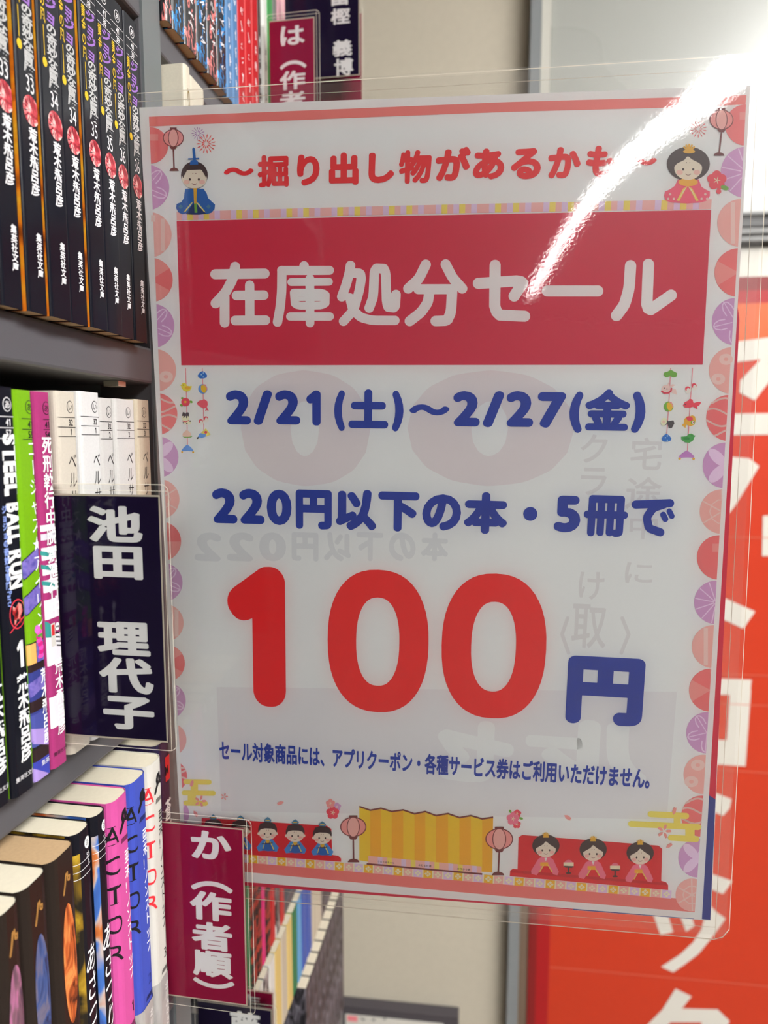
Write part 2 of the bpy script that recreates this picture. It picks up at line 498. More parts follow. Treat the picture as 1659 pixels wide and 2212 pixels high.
# ------------------------------------------------------------------ books
m_page = mat('page_block_cream', (222, 214, 192), 0.85, noise=0.06, nscale=500)
m_page_y = mat('page_block_tan', (190, 160, 122), 0.85, noise=0.12, nscale=700)
def book(s0, s1, o, bot, H, label, spine_m, near_m=None, far_m=None, prints=None, page=m_page, depth=0.105, r=0.0012, bulge=0.0, group=None, lean=0.0, obi=None, lift=0.0):
    t = s1-s0-0.0003; hw = t/2; r = min(r, hw*0.8)
    root = thing('book', B((s0+s1)/2, o, bot+lift), ROTB, label, 'book', group)
    near_m = near_m or spine_m; far_m = far_m or spine_m
    def prof_y(x):
        x = max(-hw, min(hw, x)); f = hw-r
        y = -bulge*math.cos(x/hw*math.pi/2) + bulge*0
        if abs(x) > f:
            q = abs(x)-f; y += r-math.sqrt(max(0, r*r-q*q))
        return y
    xs = [-hw, -hw+r*0.08, -hw+r*0.3, -hw+r*0.65] + [(-hw+r)+(2*(hw-r))*k/8 for k in range(9)] + [hw-r*0.65, hw-r*0.3, hw-r*0.08, hw]
    outer = [(-hw, depth)] + [(x, prof_y(x)) for x in xs] + [(hw, depth)]
    th = 0.00035
    def inset(p):
        x, y = p
        return (max(-hw+th, min(hw-th, x)), y if y >= depth else (prof_y(max(-hw+th, min(hw-th, x))) + th))
    inner = [inset(p) for p in outer]
    cv = MB(lambda x, z, L: (max(-hw, min(hw, x)), prof_y(x)-0.00005*L, z)); cv.flat = hw-r
    n = len(outer)
    ol = [cv.vert((x, y, 0)) for x, y in outer]; oh = [cv.vert((x, y, H)) for x, y in outer]
    il = [cv.vert((x, y, 0)) for x, y in inner]; ih = [cv.vert((x, y, H)) for x, y in inner]
    for k in range(n-1):
        xm = (outer[k][0]+outer[k+1][0])/2
        m = near_m if k == 0 else (far_m if k == n-2 else spine_m)
        cv.face((ol[k], ol[k+1], oh[k+1], oh[k]), m)
        cv.face((il[k+1], il[k], ih[k], ih[k+1]), spine_m)
        cv.face((oh[k], oh[k+1], ih[k+1], ih[k]), spine_m)
        cv.face((ol[k+1], ol[k], il[k], il[k+1]), spine_m)
    if prints: prints(cv, hw, H)
    cv.build('cover', root)
    pg = MB(); pg.prism([(x*0.998, y+0.00005) for x, y in inner], 0.0004, H-0.0005, page); pg.build('page_block', root)
    if obi:
        hgt, om, oprint = obi
        ob = MB(lambda x, z, L: (x, prof_y(x)-0.0005-0.00004*L, z)); ob.flat = hw-r
        for k in range(n-1):
            (xa, ya), (xb, yb) = outer[k], outer[k+1]
            sg = lambda x: x + (0.0003 if x > hw*0.99 else (-0.0003 if x < -hw*0.99 else 0))
            ob.poly3([(sg(xa), ya-0.0004, 0.0003), (sg(xb), yb-0.0004, 0.0003), (sg(xb), yb-0.0004, hgt), (sg(xa), ya-0.0004, hgt)], om)
        if oprint: oprint(ob, hw, hgt)
        ob.build('paper_band', root)
    return root

def spine_tag(cv, hw, H, ch, a, b, col, u=None):
    """circled letter, two ruled cells with numbers at the head of a spine"""
    u = 0 if u is None else u; mm = 0.001
    cv.ell(u, H-5.8*mm, 2.3*mm, 2.3*mm, col, 2, n=24)
    return u
def ruled(cv, hw, H, ch, a, b, col, bg, u=0.0, x0=None):
    mm = 0.001; x0 = -hw*0.8 if x0 is None else x0
    cv.ell(u, H-6.2*mm, 2.2*mm, 2.6*mm, col, 1, n=26)
    cv.ell(u, H-6.2*mm, 1.9*mm, 2.3*mm, bg, 2, n=26)
    vtext(cv, ch, u, H-4.6*mm, H-7.8*mm, 3.0*mm, col, 3, off=0.01)
    for y in (10.6, 14.6, 18.4): cv.rect(x0, H-y*mm-0.00012, hw*0.96, H-y*mm+0.00012, col, 2, nx=6)
    lat(cv, a, u, H-12.6*mm, 3.6*mm, col, 3, off=0.012, sx=0.8)
    lat(cv, b, u, H-16.5*mm, 3.6*mm, col, 3, off=0.012, sx=0.8)

# -- row 1: black spines with purple titles
m_blk = gloss((20, 21, 30))
m_flame = ramp_mat('flame_print', [(0.30, (120, 50, 10)), (0.44, (226, 120, 26)), (0.58, (236, 170, 40)), (0.72, (200, 90, 20))], (20, 20, 55), 0.3, 4, 0.6)
PURP = ink((128, 92, 160)); YEL = ink((190, 158, 40)); REDI = ink((205, 52, 66)); REDL = ink((236, 150, 140)); SILV = ink((200, 198, 200)); SILVD = mat('silver_title_print', (186, 186, 186), 0.5, k=1.0, noise=0.3, nscale=1500)
m_red_art = ramp_mat('red_art_print', [(0.40, (150, 24, 40)), (0.52, (214, 70, 84)), (0.64, (250, 206, 200))], (260, 260, 180), 0.4, 3, 1.2)
def blk_print(num):
    def P(cv, hw, H):
        mm = 0.001; u = 1.4*mm
        ruled(cv, hw, H, 'あ', '41', {'33':'36','34':'37','35':'38','36':'39','32':'35'}[num], SILV, m_blk, 0.6*mm)
        vtext(cv, '黄金の風', -3.7*mm, 133*mm, 111*mm, 3.0*mm, YEL, 2, off=0.012)
        cv.rect(-3.85*mm, 99*mm, -3.45*mm, 110*mm, YEL, 2); cv.ell(-3.65*mm, 96.5*mm, 1.35*mm, 1.8*mm, YEL, 2)
        vtext(cv, 'ジョジョ', u, 133*mm, 113*mm, 7.0*mm, PURP, 2, off=0.035, slant=0.12, hs=1.1)
        vtext(cv, 'の奇妙な冒険', u, 113*mm, 88*mm, 6.4*mm, SILVD, 2, off=0.03, slant=0.1, hs=1.05)
        lat(cv, num, 1.2*mm, 84.5*mm, 8.4*mm, SILV, 2, sx=0.62)
        cv.ell(1.2*mm, 75*mm, 4.6*mm, 5.4*mm, m_red_art, 2)
        for q in range(9):
            a = math.pi*0.55 + q*math.pi*0.13
            cv.stroke([(1.2*mm+2.2*mm*math.cos(a), 75*mm+2.6*mm*math.sin(a)), (1.2*mm+4.4*mm*math.cos(a), 75*mm+5.2*mm*math.sin(a))], 0.28*mm, m_blk, 3, cap=False)
        vtext(cv, '荒木飛呂彦', 1.5*mm, 69*mm, 44*mm, 4.9*mm, SILV, 2, off=0.028, slant=0.12, hs=1.02)
        vtext(cv, '集英社文庫', 2.0*mm, 30.5*mm, 13.5*mm, 3.3*mm, SILV, 2, off=0.022, slant=0.1)
    return P
OJ = -0.1774
jb = [0.2330, 0.2449, 0.2568, 0.2709, 0.2842, 0.2976, 0.3115, 0.3245, 0.3374]
jl = ['black paperback partly cut off at the left frame edge, upper shelf', 'black paperback spine numbered 33 nearest the left frame edge', 'second black paperback numbered 33, after an orange-yellow cover edge',
      'first black paperback numbered 34 from the left', 'second black paperback numbered 34, before a wide orange cover edge', 'first black paperback numbered 35, its orange flame cover edge showing',
      'second black paperback numbered 35 on the upper shelf', 'first black paperback numbered 36, second from the upright', 'last black paperback numbered 36 beside the grey upright']
offs = [0.0004, 0.0002, 0.0020, 0.0032, 0.0022, 0.0036, 0.0028, 0.0014, 0.0016]
nums = ['32', '33', '33', '34', '34', '35', '35', '36', '36']
prev = 0.2205
for k, sb in enumerate(jb):
    book(prev+0.0002, sb, OJ+offs[k]-0.001, 0.0484, 0.152, jl[k], m_blk, m_flame, m_blk, blk_print(nums[k]), page=m_page_y, group='black paperbacks on the upper shelf')
    prev = sb

# -- row 2
O2 = -0.1755; H2 = 0.152; Z2 = -0.1338; mm = 0.001
LBL = ink((120, 140, 200)); 
m_red_fig = ramp_mat('red_emblem_print', [(0.36, (40, 12, 14)), (0.5, (190, 36, 40)), (0.66, (250, 170, 160))], (330, 330, 250), 0.4, 3, 0.5)
def sbr_print(cv, hw, H):
    ruled(cv, hw, H, 'あ', '41', '57', SILV, m_blk, 1.6*mm)
    for k, (wd, v0, v1) in enumerate((('STEEL', 135.5, 113.0), ('BALL', 110.5, 95.5), ('RUN', 93.0, 78.5))):
        g = [bbox(raw(c, 0.05)) for c in wd]; tot = sum(b[2]-b[0]+0.03 for b in g); sc = (v0-v1)*mm/tot; x = 0
        for c, b in zip(wd, g):
            ww = 7.6*mm
            cv.glyph(raw(c, 0.05), lambda a, y, b=b, x=x: (2.0*mm + ((y-b[1])/(b[3]-b[1])-0.5)*ww, v0*mm-(x+a-b[0])*sc), WHITE, 2)
            # slab feet of the letter
            for q in (-1, 1):
                if c in 'TELRNU': cv.rect(2.0*mm+q*ww*0.5-0.5*mm, v0*mm-(x+b[2]-b[0])*sc, 2.0*mm+q*ww*0.5+0.1*mm, v0*mm-(x+(b[2]-b[0])*0.35)*sc, WHITE, 2)
            x += b[2]-b[0]+0.03
    vtext(cv, 'ジョジョの奇妙な冒険', -3.0*mm, 110*mm, 79*mm, 2.6*mm, LBL, 2, off=0.03)
    lat(cv, 'Part7', -2.6*mm, 78.5*mm, 3.4*mm, LBL, 2, off=0.015, down=True, sx=0.75)
    cv.ell(1.0*mm, 69*mm, 4.3*mm, 5.6*mm, REDI, 2); cv.ell(1.0*mm, 69*mm, 3.95*mm, 5.2*mm, m_blk, 3)
    cv.poly([(1.0*mm+a*mm, 69*mm+b*mm) for a, b in ((-2.4,3.4),(-1,2.4),(0.6,4.2),(2.2,3.2),(2.6,0.5),(1.4,-1.2),(2.0,-3.6),(0.9,-3.8),(0.3,-1.8),(-0.9,-2.0),(-1.6,-3.9),(-2.4,-3.4),(-1.8,-0.8),(-2.8,0.8))], m_red_fig, 4)
    cv.stroke([(-3.6*mm, 63*mm), (4.6*mm, 67.5*mm)], 0.35*mm, REDI, 4)
    lat(cv, '1', 1.4*mm, 53.5*mm, 14*mm, WHITE, 2, off=0.03, sx=0.75)
    vtext(cv, '荒木飛呂彦', 1.6*mm, 46*mm, 12*mm, 6.2*mm, WHITE, 2, off=0.03)
    lat(cv, '集英社文庫', 0.6*mm, 6.5*mm, 2.1*mm, SILV, 2, adv=1.02)
m_lime = gloss((116, 170, 24)); m_mag = gloss((164, 54, 112)); m_cream = gloss((200, 192, 178)); m_wht = gloss((210, 209, 208)); m_wht2 = gloss((196, 193, 190)); m_crm2 = gloss((190, 178, 158))
m_lav = ramp_mat('lavender_band_print', [(0.35, (84, 76, 160)), (0.55, (128, 112, 190)), (0.7, (100, 90, 176))], (300, 300, 300), 0.35)
NAVY = ink((44, 50, 110)); DKB = ink((38, 24, 26)); LAV = ink((140, 118, 176)); TEAL = ink((44, 120, 116)); PINKH = ink((226, 66, 150)); ORG = ink((214, 150, 84)); STEEL_L = ink((196, 190, 196)); GRN = ink((60, 130, 50))
def lime_print(cv, hw, H):
    ruled(cv, hw, H, 'あ', '41', '55', BLACK, m_lime, 3.0*mm, x0=-hw*0.3)
    for v0, v1 in ((80, 88), (66, 74)): 
        cv.poly([(-hw, (v0)*mm), (hw, (v0+5)*mm), (hw, (v1+5)*mm), (-hw, v1*mm)], BLACK, 1)
        cv.poly([(-hw, (v0+.5)*mm), (hw, (v0+5.5)*mm), (hw, (v1+4.5)*mm), (-hw, (v1-.5)*mm)], m_lav, 2)
    cv.rect(-hw, 0, hw, 55.5*mm, BLACK, 1, 8)
    cv.rect(-hw, 47*mm, -hw*0.1, 55*mm, ORG, 2, 4); cv.rect(-hw*0.05, 47*mm, hw, 55*mm, m_lav, 2, 4)
    cv.rect(-hw, 44*mm, hw, 46.5*mm, DKB, 2, 8); cv.rect(-hw, 27*mm, hw, 44*mm, NAVY, 2, 8)
    cv.poly([(-hw, 34*mm), (hw, 37*mm), (hw, 42*mm), (-hw, 40*mm)], m_lav, 3)
    cv.rect(-hw, 28*mm, hw, 32.5*mm, DKB, 3, 8); cv.rect(-hw, 14*mm, hw, 27*mm, ink((60, 66, 130)), 2, 8)
    cv.poly([(-hw, 16*mm), (hw, 11*mm), (hw, 18*mm), (-hw, 22*mm)], LAV, 3); cv.rect(-hw, 8*mm, hw, 13*mm, DKB, 3, 8)
    cv.rect(-hw, 0, hw, 8*mm, ink((48, 54, 140)), 2, 8); cv.poly([(-hw, 0), (hw*0.6, 0), (-hw, 6*mm)], LAV, 3)
    for k in range(7): cv.ell(2.0*mm+0.7*mm*math.sin(k), (49+k*1.6)*mm, 1.7*mm, 1.0*mm, PINKH if k % 2 == 0 else ink((180, 30, 110)), 4)
    for k in range(6): cv.ell((0.8+0.9*math.cos(k*1.05))*mm, (60+0.9*math.sin(k*1.05))*mm, 0.9*mm, 0.9*mm, ink((190, 90, 170)), 4)
    cv.ell(1.8*mm, 57.2*mm, 1.4*mm, 0.6*mm, GRN, 4)
    vtext(cv, 'ゴージャス★アイリン', 3.2*mm, 134*mm, 60*mm, 5.6*mm, WHITE, 5, off=0.0, hs=0.95)
    vtext(cv, '荒木飛呂彦', 3.4*mm, 44*mm, 13*mm, 4.6*mm, WHITE, 5, off=0.02)
    lat(cv, '集英社', 2.6*mm, 6*mm, 2.4*mm, SILV, 5, adv=1.02)
def mag_print(cv, hw, H):
    ruled(cv, hw, H, 'あ', '41', '54', BLACK, m_mag, 1.8*mm, x0=-hw*0.1)
    for v0, v1, c in ((97.5,100,STEEL_L),(94,96.5,ink((176,170,180))),(86,91,STEEL_L),(80,84,STEEL_L),(73,78,STEEL_L),(62,70,STEEL_L),(43,55,STEEL_L),(17,30,STEEL_L)): cv.rect(-hw, v0*mm, hw, v1*mm, c, 1, 8)
    for v0, v1 in ((90, 86), (84.5, 82), (78, 74.5)): cv.poly([(-hw, v0*mm), (hw*0.3, (v0-2)*mm), (hw*0.3, (v0-3.6)*mm), (-hw, (v0-1.8)*mm)], TEAL, 2)
    cv.poly([(-hw, 62*mm), (0, 58*mm), (0, 54*mm), (-hw, 55*mm)], TEAL, 2)
    cv.rect(-2.4*mm, 50.5*mm, 0.2*mm, 60*mm, ink((180,176,170)), 3); cv.rect(-2.0*mm, 55*mm, -0.2*mm, 59.4*mm, ink((180, 40, 44)), 4)
    cv.ell(1.6*mm, 58*mm, 1.3*mm, 1.7*mm, WHITE, 5); cv.ell(1.2*mm, 58*mm, 0.38*mm, 0.5*mm, BLACK, 6); cv.ell(2.1*mm, 57.9*mm, 0.38*mm, 0.5*mm, BLACK, 6)
    for k in range(7): cv.stroke([((0.2+0.1*k)*mm, (55.8-k*0.9)*mm), ((2.2+0.25*k)*mm, (55.2-k*0.95)*mm)], 0.5*mm, BLACK if k % 2 == 0 else WHITE, 5)
    vtext(cv, '死刑執行中脱獄進行中', 1.0*mm, 135*mm, 62.5*mm, 6.6*mm, WHITE, 5, off=0.022)
    vtext(cv, '荒木飛呂彦', 1.4*mm, 45*mm, 13*mm, 5.6*mm, WHITE, 5, off=0.02)
    lat(cv, '集英社文庫', 0.6*mm, 6*mm, 1.9*mm, BLACK, 5, adv=1.02)
def rose_print(vol, bg, u):
    def P(cv, hw, H):
        ruled(cv, hw, H, 'い', '32', vol, BLACK, bg, u, x0=-hw*0.86)
        vtext(cv, 'ベルサイユのばら', u, 128.5*mm, 66*mm, 5.6*mm, BLACK, 2, off=-0.004, slant=0.10)
    return P
r2 = [(0.2080, 0.2208, m_blk, sbr_print, 'black paperback lettered volume 1, cut off at the left frame edge, middle shelf', -0.0010, 0.1520),
      (0.2208, 0.2329, m_blk, sbr_print, 'black paperback with large white english title and red round emblem', 0.0002, 0.1524),
      (0.2331, 0.2442, m_lime, lime_print, 'lime green paperback with purple bands, between black and magenta books', -0.0006, 0.1520),
      (0.2443, 0.2546, m_mag, mag_print, 'magenta striped paperback beside the navy divider card', -0.0002, 0.1520),
      (0.2578, 0.2720, m_cream, rose_print('1', m_cream, 2.2*mm), 'yellowed cream paperback numbered 1, first behind the navy divider', -0.0004, 0.1532),
      (0.2722, 0.2886, m_wht, rose_print('1', m_wht, 3.4*mm), 'brightest white paperback numbered 1, taller than its neighbours', 0.0004, 0.1540),
      (0.2888, 0.3008, m_wht2, rose_print('2', m_wht2, 2.0*mm), 'white paperback numbered 2, right after the tall white volume 1', -0.0006, 0.1522),
      (0.3010, 0.3200, m_wht2, rose_print('2', m_wht2, 2.6*mm), 'thick greyish white paperback numbered 2, second from the right end', -0.0002, 0.1525),
      (0.3202, 0.3345, m_crm2, rose_print('3', m_crm2, 0.6*mm), 'beige paperback numbered 3 at the right end beside the sale notice', 0.0, 0.1532)]
for s0, s1, m, pr, lb, do, hh in r2:
    book(s0, s1, O2+do, Z2, hh, lb, m, m_lime if m is m_blk else None, None, pr, group=None, r=0.0022)

# -- row 3 (seen from above)
O3 = -0.1712; Z3 = -0.3153; H3 = 0.152
m_pink = mat('pink_jacket', (222, 88, 166), 0.5, k=0.8, noise=0.03); m_blue = mat('blue_jacket', (66, 84, 190), 0.5, k=0.85, noise=0.03); m_ivory = mat('white_jacket', (218, 214, 205), 0.5, k=0.85, noise=0.02)
m_band = ramp_mat('grey_band_print', [(0.3, (150, 146, 144)), (0.55, (172, 168, 165)), (0.75, (158, 160, 150))], (160, 160, 60), 0.3)
GREYL = ink((206, 204, 202))
def actor(num, word_m, t_m, num_m):
    def P(cv, hw, H):
        u = hw*0.24
        # publisher mark: s and b in one stroke
        cv.stroke([(u+q*1.5*mm, H-w*mm) for q, w in ((-2.2,16.5),(-1.4,14.6),(-0.4,12.8),(-1.0,10.6),(-0.4,8.4),(0.3,8.2))], 2.1*mm, BLACK, 2)
        cv.stroke([(u+q*1.5*mm, H-w*mm) for q, w in ((0.6,7.6),(0.7,12.4),(1.6,12.9),(2.2,11.6),(1.8,10.3),(0.9,10.7))], 1.7*mm, BLACK, 2)
        for k in range(11):
            x = u-3.4*mm+k*0.62*mm; cv.poly([(x, H-22.6*mm), (x+0.3*mm, H-22.6*mm), (x+1.0*mm, H-20.2*mm), (x+0.7*mm, H-20.2*mm)], BLACK, 2)
            cv.poly([(x, 35.0*mm), (x+0.3*mm, 35.0*mm), (x+1.0*mm, 37.4*mm), (x+0.7*mm, 37.4*mm)], BLACK, 2)
        vtext(cv, '亜未!ノンストップ', u+1.0*mm, H-27*mm, 59*mm, 4.4*mm, t_m, 2, off=0.008)
        for k, c in enumerate('ACTOR'):
            g = raw(c, 0.006); b = bbox(g); cyv = (136-k*14.3)*mm
            cv.glyph(g, lambda x, y, b=b, cyv=cyv: (-hw*0.78+((x-b[0])/(b[2]-b[0])-0.5)*6.0*mm, cyv+(y-0.35)*12.0*mm), word_m, 2)
            for q in (0.0, 0.7): cv.rect(-hw*0.78-1.4*mm, cyv+(q-0.36)*12.0*mm, -hw*0.78+1.2*mm, cyv+(q-0.33)*12.0*mm, word_m, 2, 3) if c in 'AT' else None
        lat(cv, num, u+0.9*mm, 45*mm, 8*mm, num_m, 2, sx=0.8)
    return P
def band_print(ob, hw, h):
    vtext(ob, '北川みゆき', hw*0.30, h-4*mm, 4*mm, 3.6*mm, GREYL, 2, slant=0.1)
m_oval = [ramp_mat('oval_art_' + n, st, (150, 150, 60), 0.4, 4, 1.4) for n, st in (('violet', [(0.3, (60, 40, 70)), (0.45, (120, 86, 100)), (0.55, (178, 110, 150)), (0.7, (190, 80, 90))]),
          ('indigo', [(0.3, (24, 34, 70)), (0.45, (54, 84, 140)), (0.58, (110, 108, 130)), (0.72, (40, 60, 110))]),
          ('amber', [(0.3, (60, 24, 14)), (0.45, (190, 90, 40)), (0.58, (236, 150, 80)), (0.72, (150, 60, 34))]))]
m_brn = gloss((40, 32, 28)); GOLDI = ink((140, 100, 50)); PGRN = ink((214, 226, 176))
def oval_print(k, txt):
    def P(cv, hw, H):
        u = 0.8*mm
        cv.stroke([(u+q*mm, H-w*mm) for q, w in ((-2.0,17),(-1.3,14.5),(-0.8,12.4),(-0.2,9.4),(0.6,10))], 1.0*mm, GOLDI, 2)
        cv.stroke([(u+q*mm, H-w*mm) for q, w in ((0.6,9),(0.8,12.4),(1.8,13),(2.0,11.2),(1.2,11.0))], 0.8*mm, GOLDI, 2)
        cv.ell(u, H-48*mm, 4.2*mm, 26*mm, m_oval[k], 2, n=40)
        if txt:
            lat(cv, '14', u, H-84*mm, 13*mm, PGRN, 3, off=0.0, sx=0.62)
            vtext(cv, '歳', u, H-92*mm, H-104*mm, 8.5*mm, PGRN, 3, off=0.02)
    return P
BRNB = gloss((120, 74, 40))
def friend_print(art, cv, hw, H):
    cv.rect(-hw, H*0.22, -hw*0.52, H-9*mm, art, 1, 5)
    cv.ell(1.6*mm, H-6.6*mm, 1.9*mm, 2.6*mm, WHITE, 2); vtext(cv, 'あ', 1.6*mm, H-4.8*mm, H-8.2*mm, 2.6*mm, BLACK, 3)
    for y in (13.4, 16.8, 20.0): cv.rect(-hw*0.9, H-y*mm-0.00012, hw*0.96, H-y*mm+0.00012, SILV, 2, 6)
    lat(cv, '55', 1.8*mm, H-12*mm, 3*mm, SILV, 3, sx=0.8); lat(cv, '1', 1.8*mm, H-15.2*mm, 3*mm, SILV, 3)
    vtext(cv, 'あざつり友辺', 1.0*mm, H-52*mm, 22*mm, 8.2*mm, WHITE, 2, off=0.004, slant=0.22, hs=1.05)
    cv.rect(-hw, 0, hw, 16*mm, BRNB, 1, 8)
m_side_y = ramp_mat('gold_cover_print', [(0.42, (26, 22, 14)), (0.55, (150, 116, 24)), (0.64, (206, 170, 50)), (0.72, (40, 34, 16))], (50, 50, 40), 0.35, 4, 0.8)
m_side_m = ramp_mat('mixed_cover_print', [(0.3, (50, 80, 150)), (0.42, (60, 110, 190)), (0.5, (190, 176, 170)), (0.58, (196, 110, 50)), (0.68, (150, 40, 34)), (0.8, (190, 160, 190))], (60, 60, 34), 0.35, 2, 1.0)
m_vio = ramp_mat('violet_dark_print', [(0.4, (22, 18, 34)), (0.55, (46, 36, 78)), (0.66, (28, 22, 44))], (240, 240, 160), 0.35, 4, 1.5)
def sky_print(cv, hw, H):
    cv.rect(0.2*mm, H-24*mm, hw*0.9, H-10*mm, ink((190, 40, 44)), 2, 3); vtext(cv, 'M', 2.2*mm, H-14*mm, H-21*mm, 5*mm, BLACK, 3, off=0.03)
    vtext(cv, '蒼天航路', 2.0*mm, H-34*mm, H-86*mm, 7.4*mm, WHITE, 2, off=0.015, slant=0.15)
def h3(px, py, h):
    d = ray(px, py); t = h/d.z; P = d*t; return P.dot(ED), P.dot(EO)
r3 = [(0.1960, 0.2098, -0.1655, m_brn, oval_print(0, False), 'dark paperback with a pinkish oval picture at the lower left corner', m_page, None, None),
      (0.2100, 0.2268, -0.1668, m_brn, oval_print(1, False), 'dark paperback with a blue oval picture, second from the left below', m_page, None, None),
      (0.2270, 0.2450, -0.1672, m_brn, oval_print(2, True), 'dark paperback with an orange oval picture and the number 14', m_page_y, None, None),
      (0.2462, 0.2592, -0.1690, m_blk, lambda c, w, h: friend_print(m_side_y, c, w, h), 'black paperback with white brush title beside the number 14 book', m_page, None, m_side_y),
      (0.2606, 0.2712, -0.1692, m_blk, lambda c, w, h: friend_print(m_side_m, c, w, h), 'black paperback with white brush title beside the pink book', m_page, None, m_side_m),
      (0.2722, 0.2884, -0.1682, m_pink, actor('1', BLACK, ink((240, 214, 230)), BLACK), 'bright pink paperback numbered 1 on the lower shelf', m_page, True, None),
      (0.2893, 0.3066, -0.1688, m_blue, actor('2', BLACK, ink((214, 220, 240)), NAVY), 'royal blue paperback numbered 2 on the lower shelf', m_page, True, None),
      (0.3076, 0.3240, -0.1695, m_ivory, actor('3', ink((190, 40, 48)), BLACK, BLACK), 'white paperback numbered 3 beside the crimson divider card', m_page, True, None),
      (0.3300, 0.3480, -0.1765, m_vio, sky_print, 'dark violet paperback with red mark behind the crimson divider card', m_page, None, None)]
for s0, s1, o, m, pr, lb, pg, ob, near in r3:
    book(s0, s1, o, Z3, H3, lb, m, near, None, pr, page=pg, r=0.0048, obi=(33*mm, m_band, band_print) if ob else None)

# -- next bay, top shelf: dark comics with vivid flashes, then coloured ones
def flash(name, c1, c2=(26, 24, 30)): return ramp_mat(name, [(0.51, c2), (0.54, c1), (0.60, c1), (0.63, c2)], (150, 150, 60), 0.25, 3, 2.0, spec=0.5)
m_fp = flash('pink_flash_print', (232, 130, 126)); m_fb = flash('blue_flash_print', (30, 140, 216))
m_red = gloss((190, 40, 44)); m_sky = gloss((86, 130, 176)); m_gren = gloss((70, 150, 84)); m_pnk2 = gloss((236, 176, 190)); m_gry2 = gloss((110, 112, 108)); m_wh3 = gloss((220, 222, 216)); m_dk3 = gloss((64, 50, 48)); m_ylw = gloss((220, 196, 120)); m_blu3 = gloss((48, 84, 178)); m_cy3 = gloss((90, 160, 214)); m_hot = gloss((214, 50, 120)); m_bge = gloss((196, 188, 168)); m_grn3 = gloss((30, 120, 74))
m_bw = ramp_mat('black_white_print', [(0.42, (34, 32, 34)), (0.5, (120, 116, 116)), (0.6, (210, 206, 200))], (120, 120, 40), 0.4, 4, 1.5)
m_rb = ramp_mat('red_black_print', [(0.46, (24, 20, 22)), (0.52, (170, 60, 44)), (0.6, (150, 44, 40)), (0.66, (24, 20, 22))], (40, 40, 90), 0.4, 2, 0.6)
m_gry4 = ramp_mat('grey_black_print', [(0.4, (34, 32, 36)), (0.55, (84, 80, 88)), (0.68, (130, 126, 136))], (200, 200, 60), 0.35, 4, 1)
def mini_title(txt, col, v1=0.9, v0=0.45, w=0.55):
    def P(cv, hw, H): vtext(cv, txt, 0, H*v1, H*v0, hw*2*w, col, 2, off=0.015)
    return P
def marks(col, v1, v0, w=0.5):
    """a column of illegible brush marks, as the photograph shows them"""
    def P(cv, hw, H):
        rg = random.Random(int(v1*1000)+int(hw*1e6)); n = 6
        for k in range(n):
            y = H*(v1+(v0-v1)*(k+0.5)/n); d = H*(v1-v0)/n*0.36; x = hw*w
            for q in range(3): cv.stroke([(rg.uniform(-x, x), y+rg.uniform(-d, d)), (rg.uniform(-x, x), y+rg.uniform(-d, d))], 0.0007, col, 2, False)
    return P
seq = [(0.3726, 0.3800, m_fp, 'pink'), (0.3802, 0.3951, m_fb, 'blue'), (0.3953, 0.4115, m_fp, 'pink'), (0.4117, 0.4270, m_fb, 'blue'), (0.4272, 0.4421, m_fp, 'pink'), (0.4423, 0.4575, m_fb, 'blue')]
ordn = ['cut off by the grey upright', 'first blue one from the upright', 'second pink one from the upright', 'second blue one from the upright', 'third pink one from the upright', 'third blue one from the upright']
for k, (a, b, m, c) in enumerate(seq):
    book(a, b, -0.178, 0.2227, 0.176, 'black comic with %s flashes on the top shelf, %s' % (c, ordn[k]), m, None, None, marks(SILV, 0.3, 0.06), page=m_page_y, depth=0.112, r=0.002, group='black comics with coloured flashes')
seq = [(0.4578, 0.4680, m_sky, 'pale blue comic after the black comics on the top shelf'), (0.4682, 0.4790, m_sky, 'second pale blue comic, beside the red ones on the top shelf'), (0.4792, 0.4930, m_red, 'first red comic on the top shelf'), (0.4932, 0.5070, m_red, 'second red comic on the top shelf'),
       (0.5072, 0.5205, m_red, 'third red comic on the top shelf, nearest the crimson divider'), (0.5207, 0.5270, m_dk3, 'thin dark brown comic beside the crimson divider'),
       (0.5312, 0.5420, m_wh3, 'white comic just behind the upper crimson divider'), (0.5422, 0.5560, m_gren, 'green comic behind the upper crimson divider'), (0.5562, 0.5660, m_gry2, 'grey comic before the upper navy divider'), (0.5700, 0.6000, m_pnk2, 'pale pink book behind the upper navy divider'),
       (0.6002, 0.6200, m_wh3, 'white book after the pale pink one on the top shelf'), (0.6202, 0.6400, m_gren, 'green book after the white one on the top shelf'), (0.6402, 0.6600, m_wh3, 'white book at the far end of the top shelf')]
for a, b, m, lb in seq:
    book(a, b, -0.178, 0.2227, 0.176, lb, m, None, None, marks(WHITE if m is not m_wh3 else BLACK, 0.42, 0.05, 0.3), page=m_page_y, depth=0.112, r=0.0016, group=None)
m_ccr = gloss((206, 200, 182)); OLV = ink((110, 90, 40))
book(0.3730, 0.3806, -0.1690, 0.0484, 0.1522, 'cream paperback beside the grey upright, above the sale notice', m_ccr, None, None, mini_title('りきま', OLV, 0.93, 0.7, 0.5), r=0.0022)
book(0.3810, 0.4078, -0.1715, 0.0484, 0.1522, 'thick cream paperback second from the grey upright', m_ccr, None, None, mini_title('りま', OLV, 0.9, 0.7, 0.25), r=0.006)

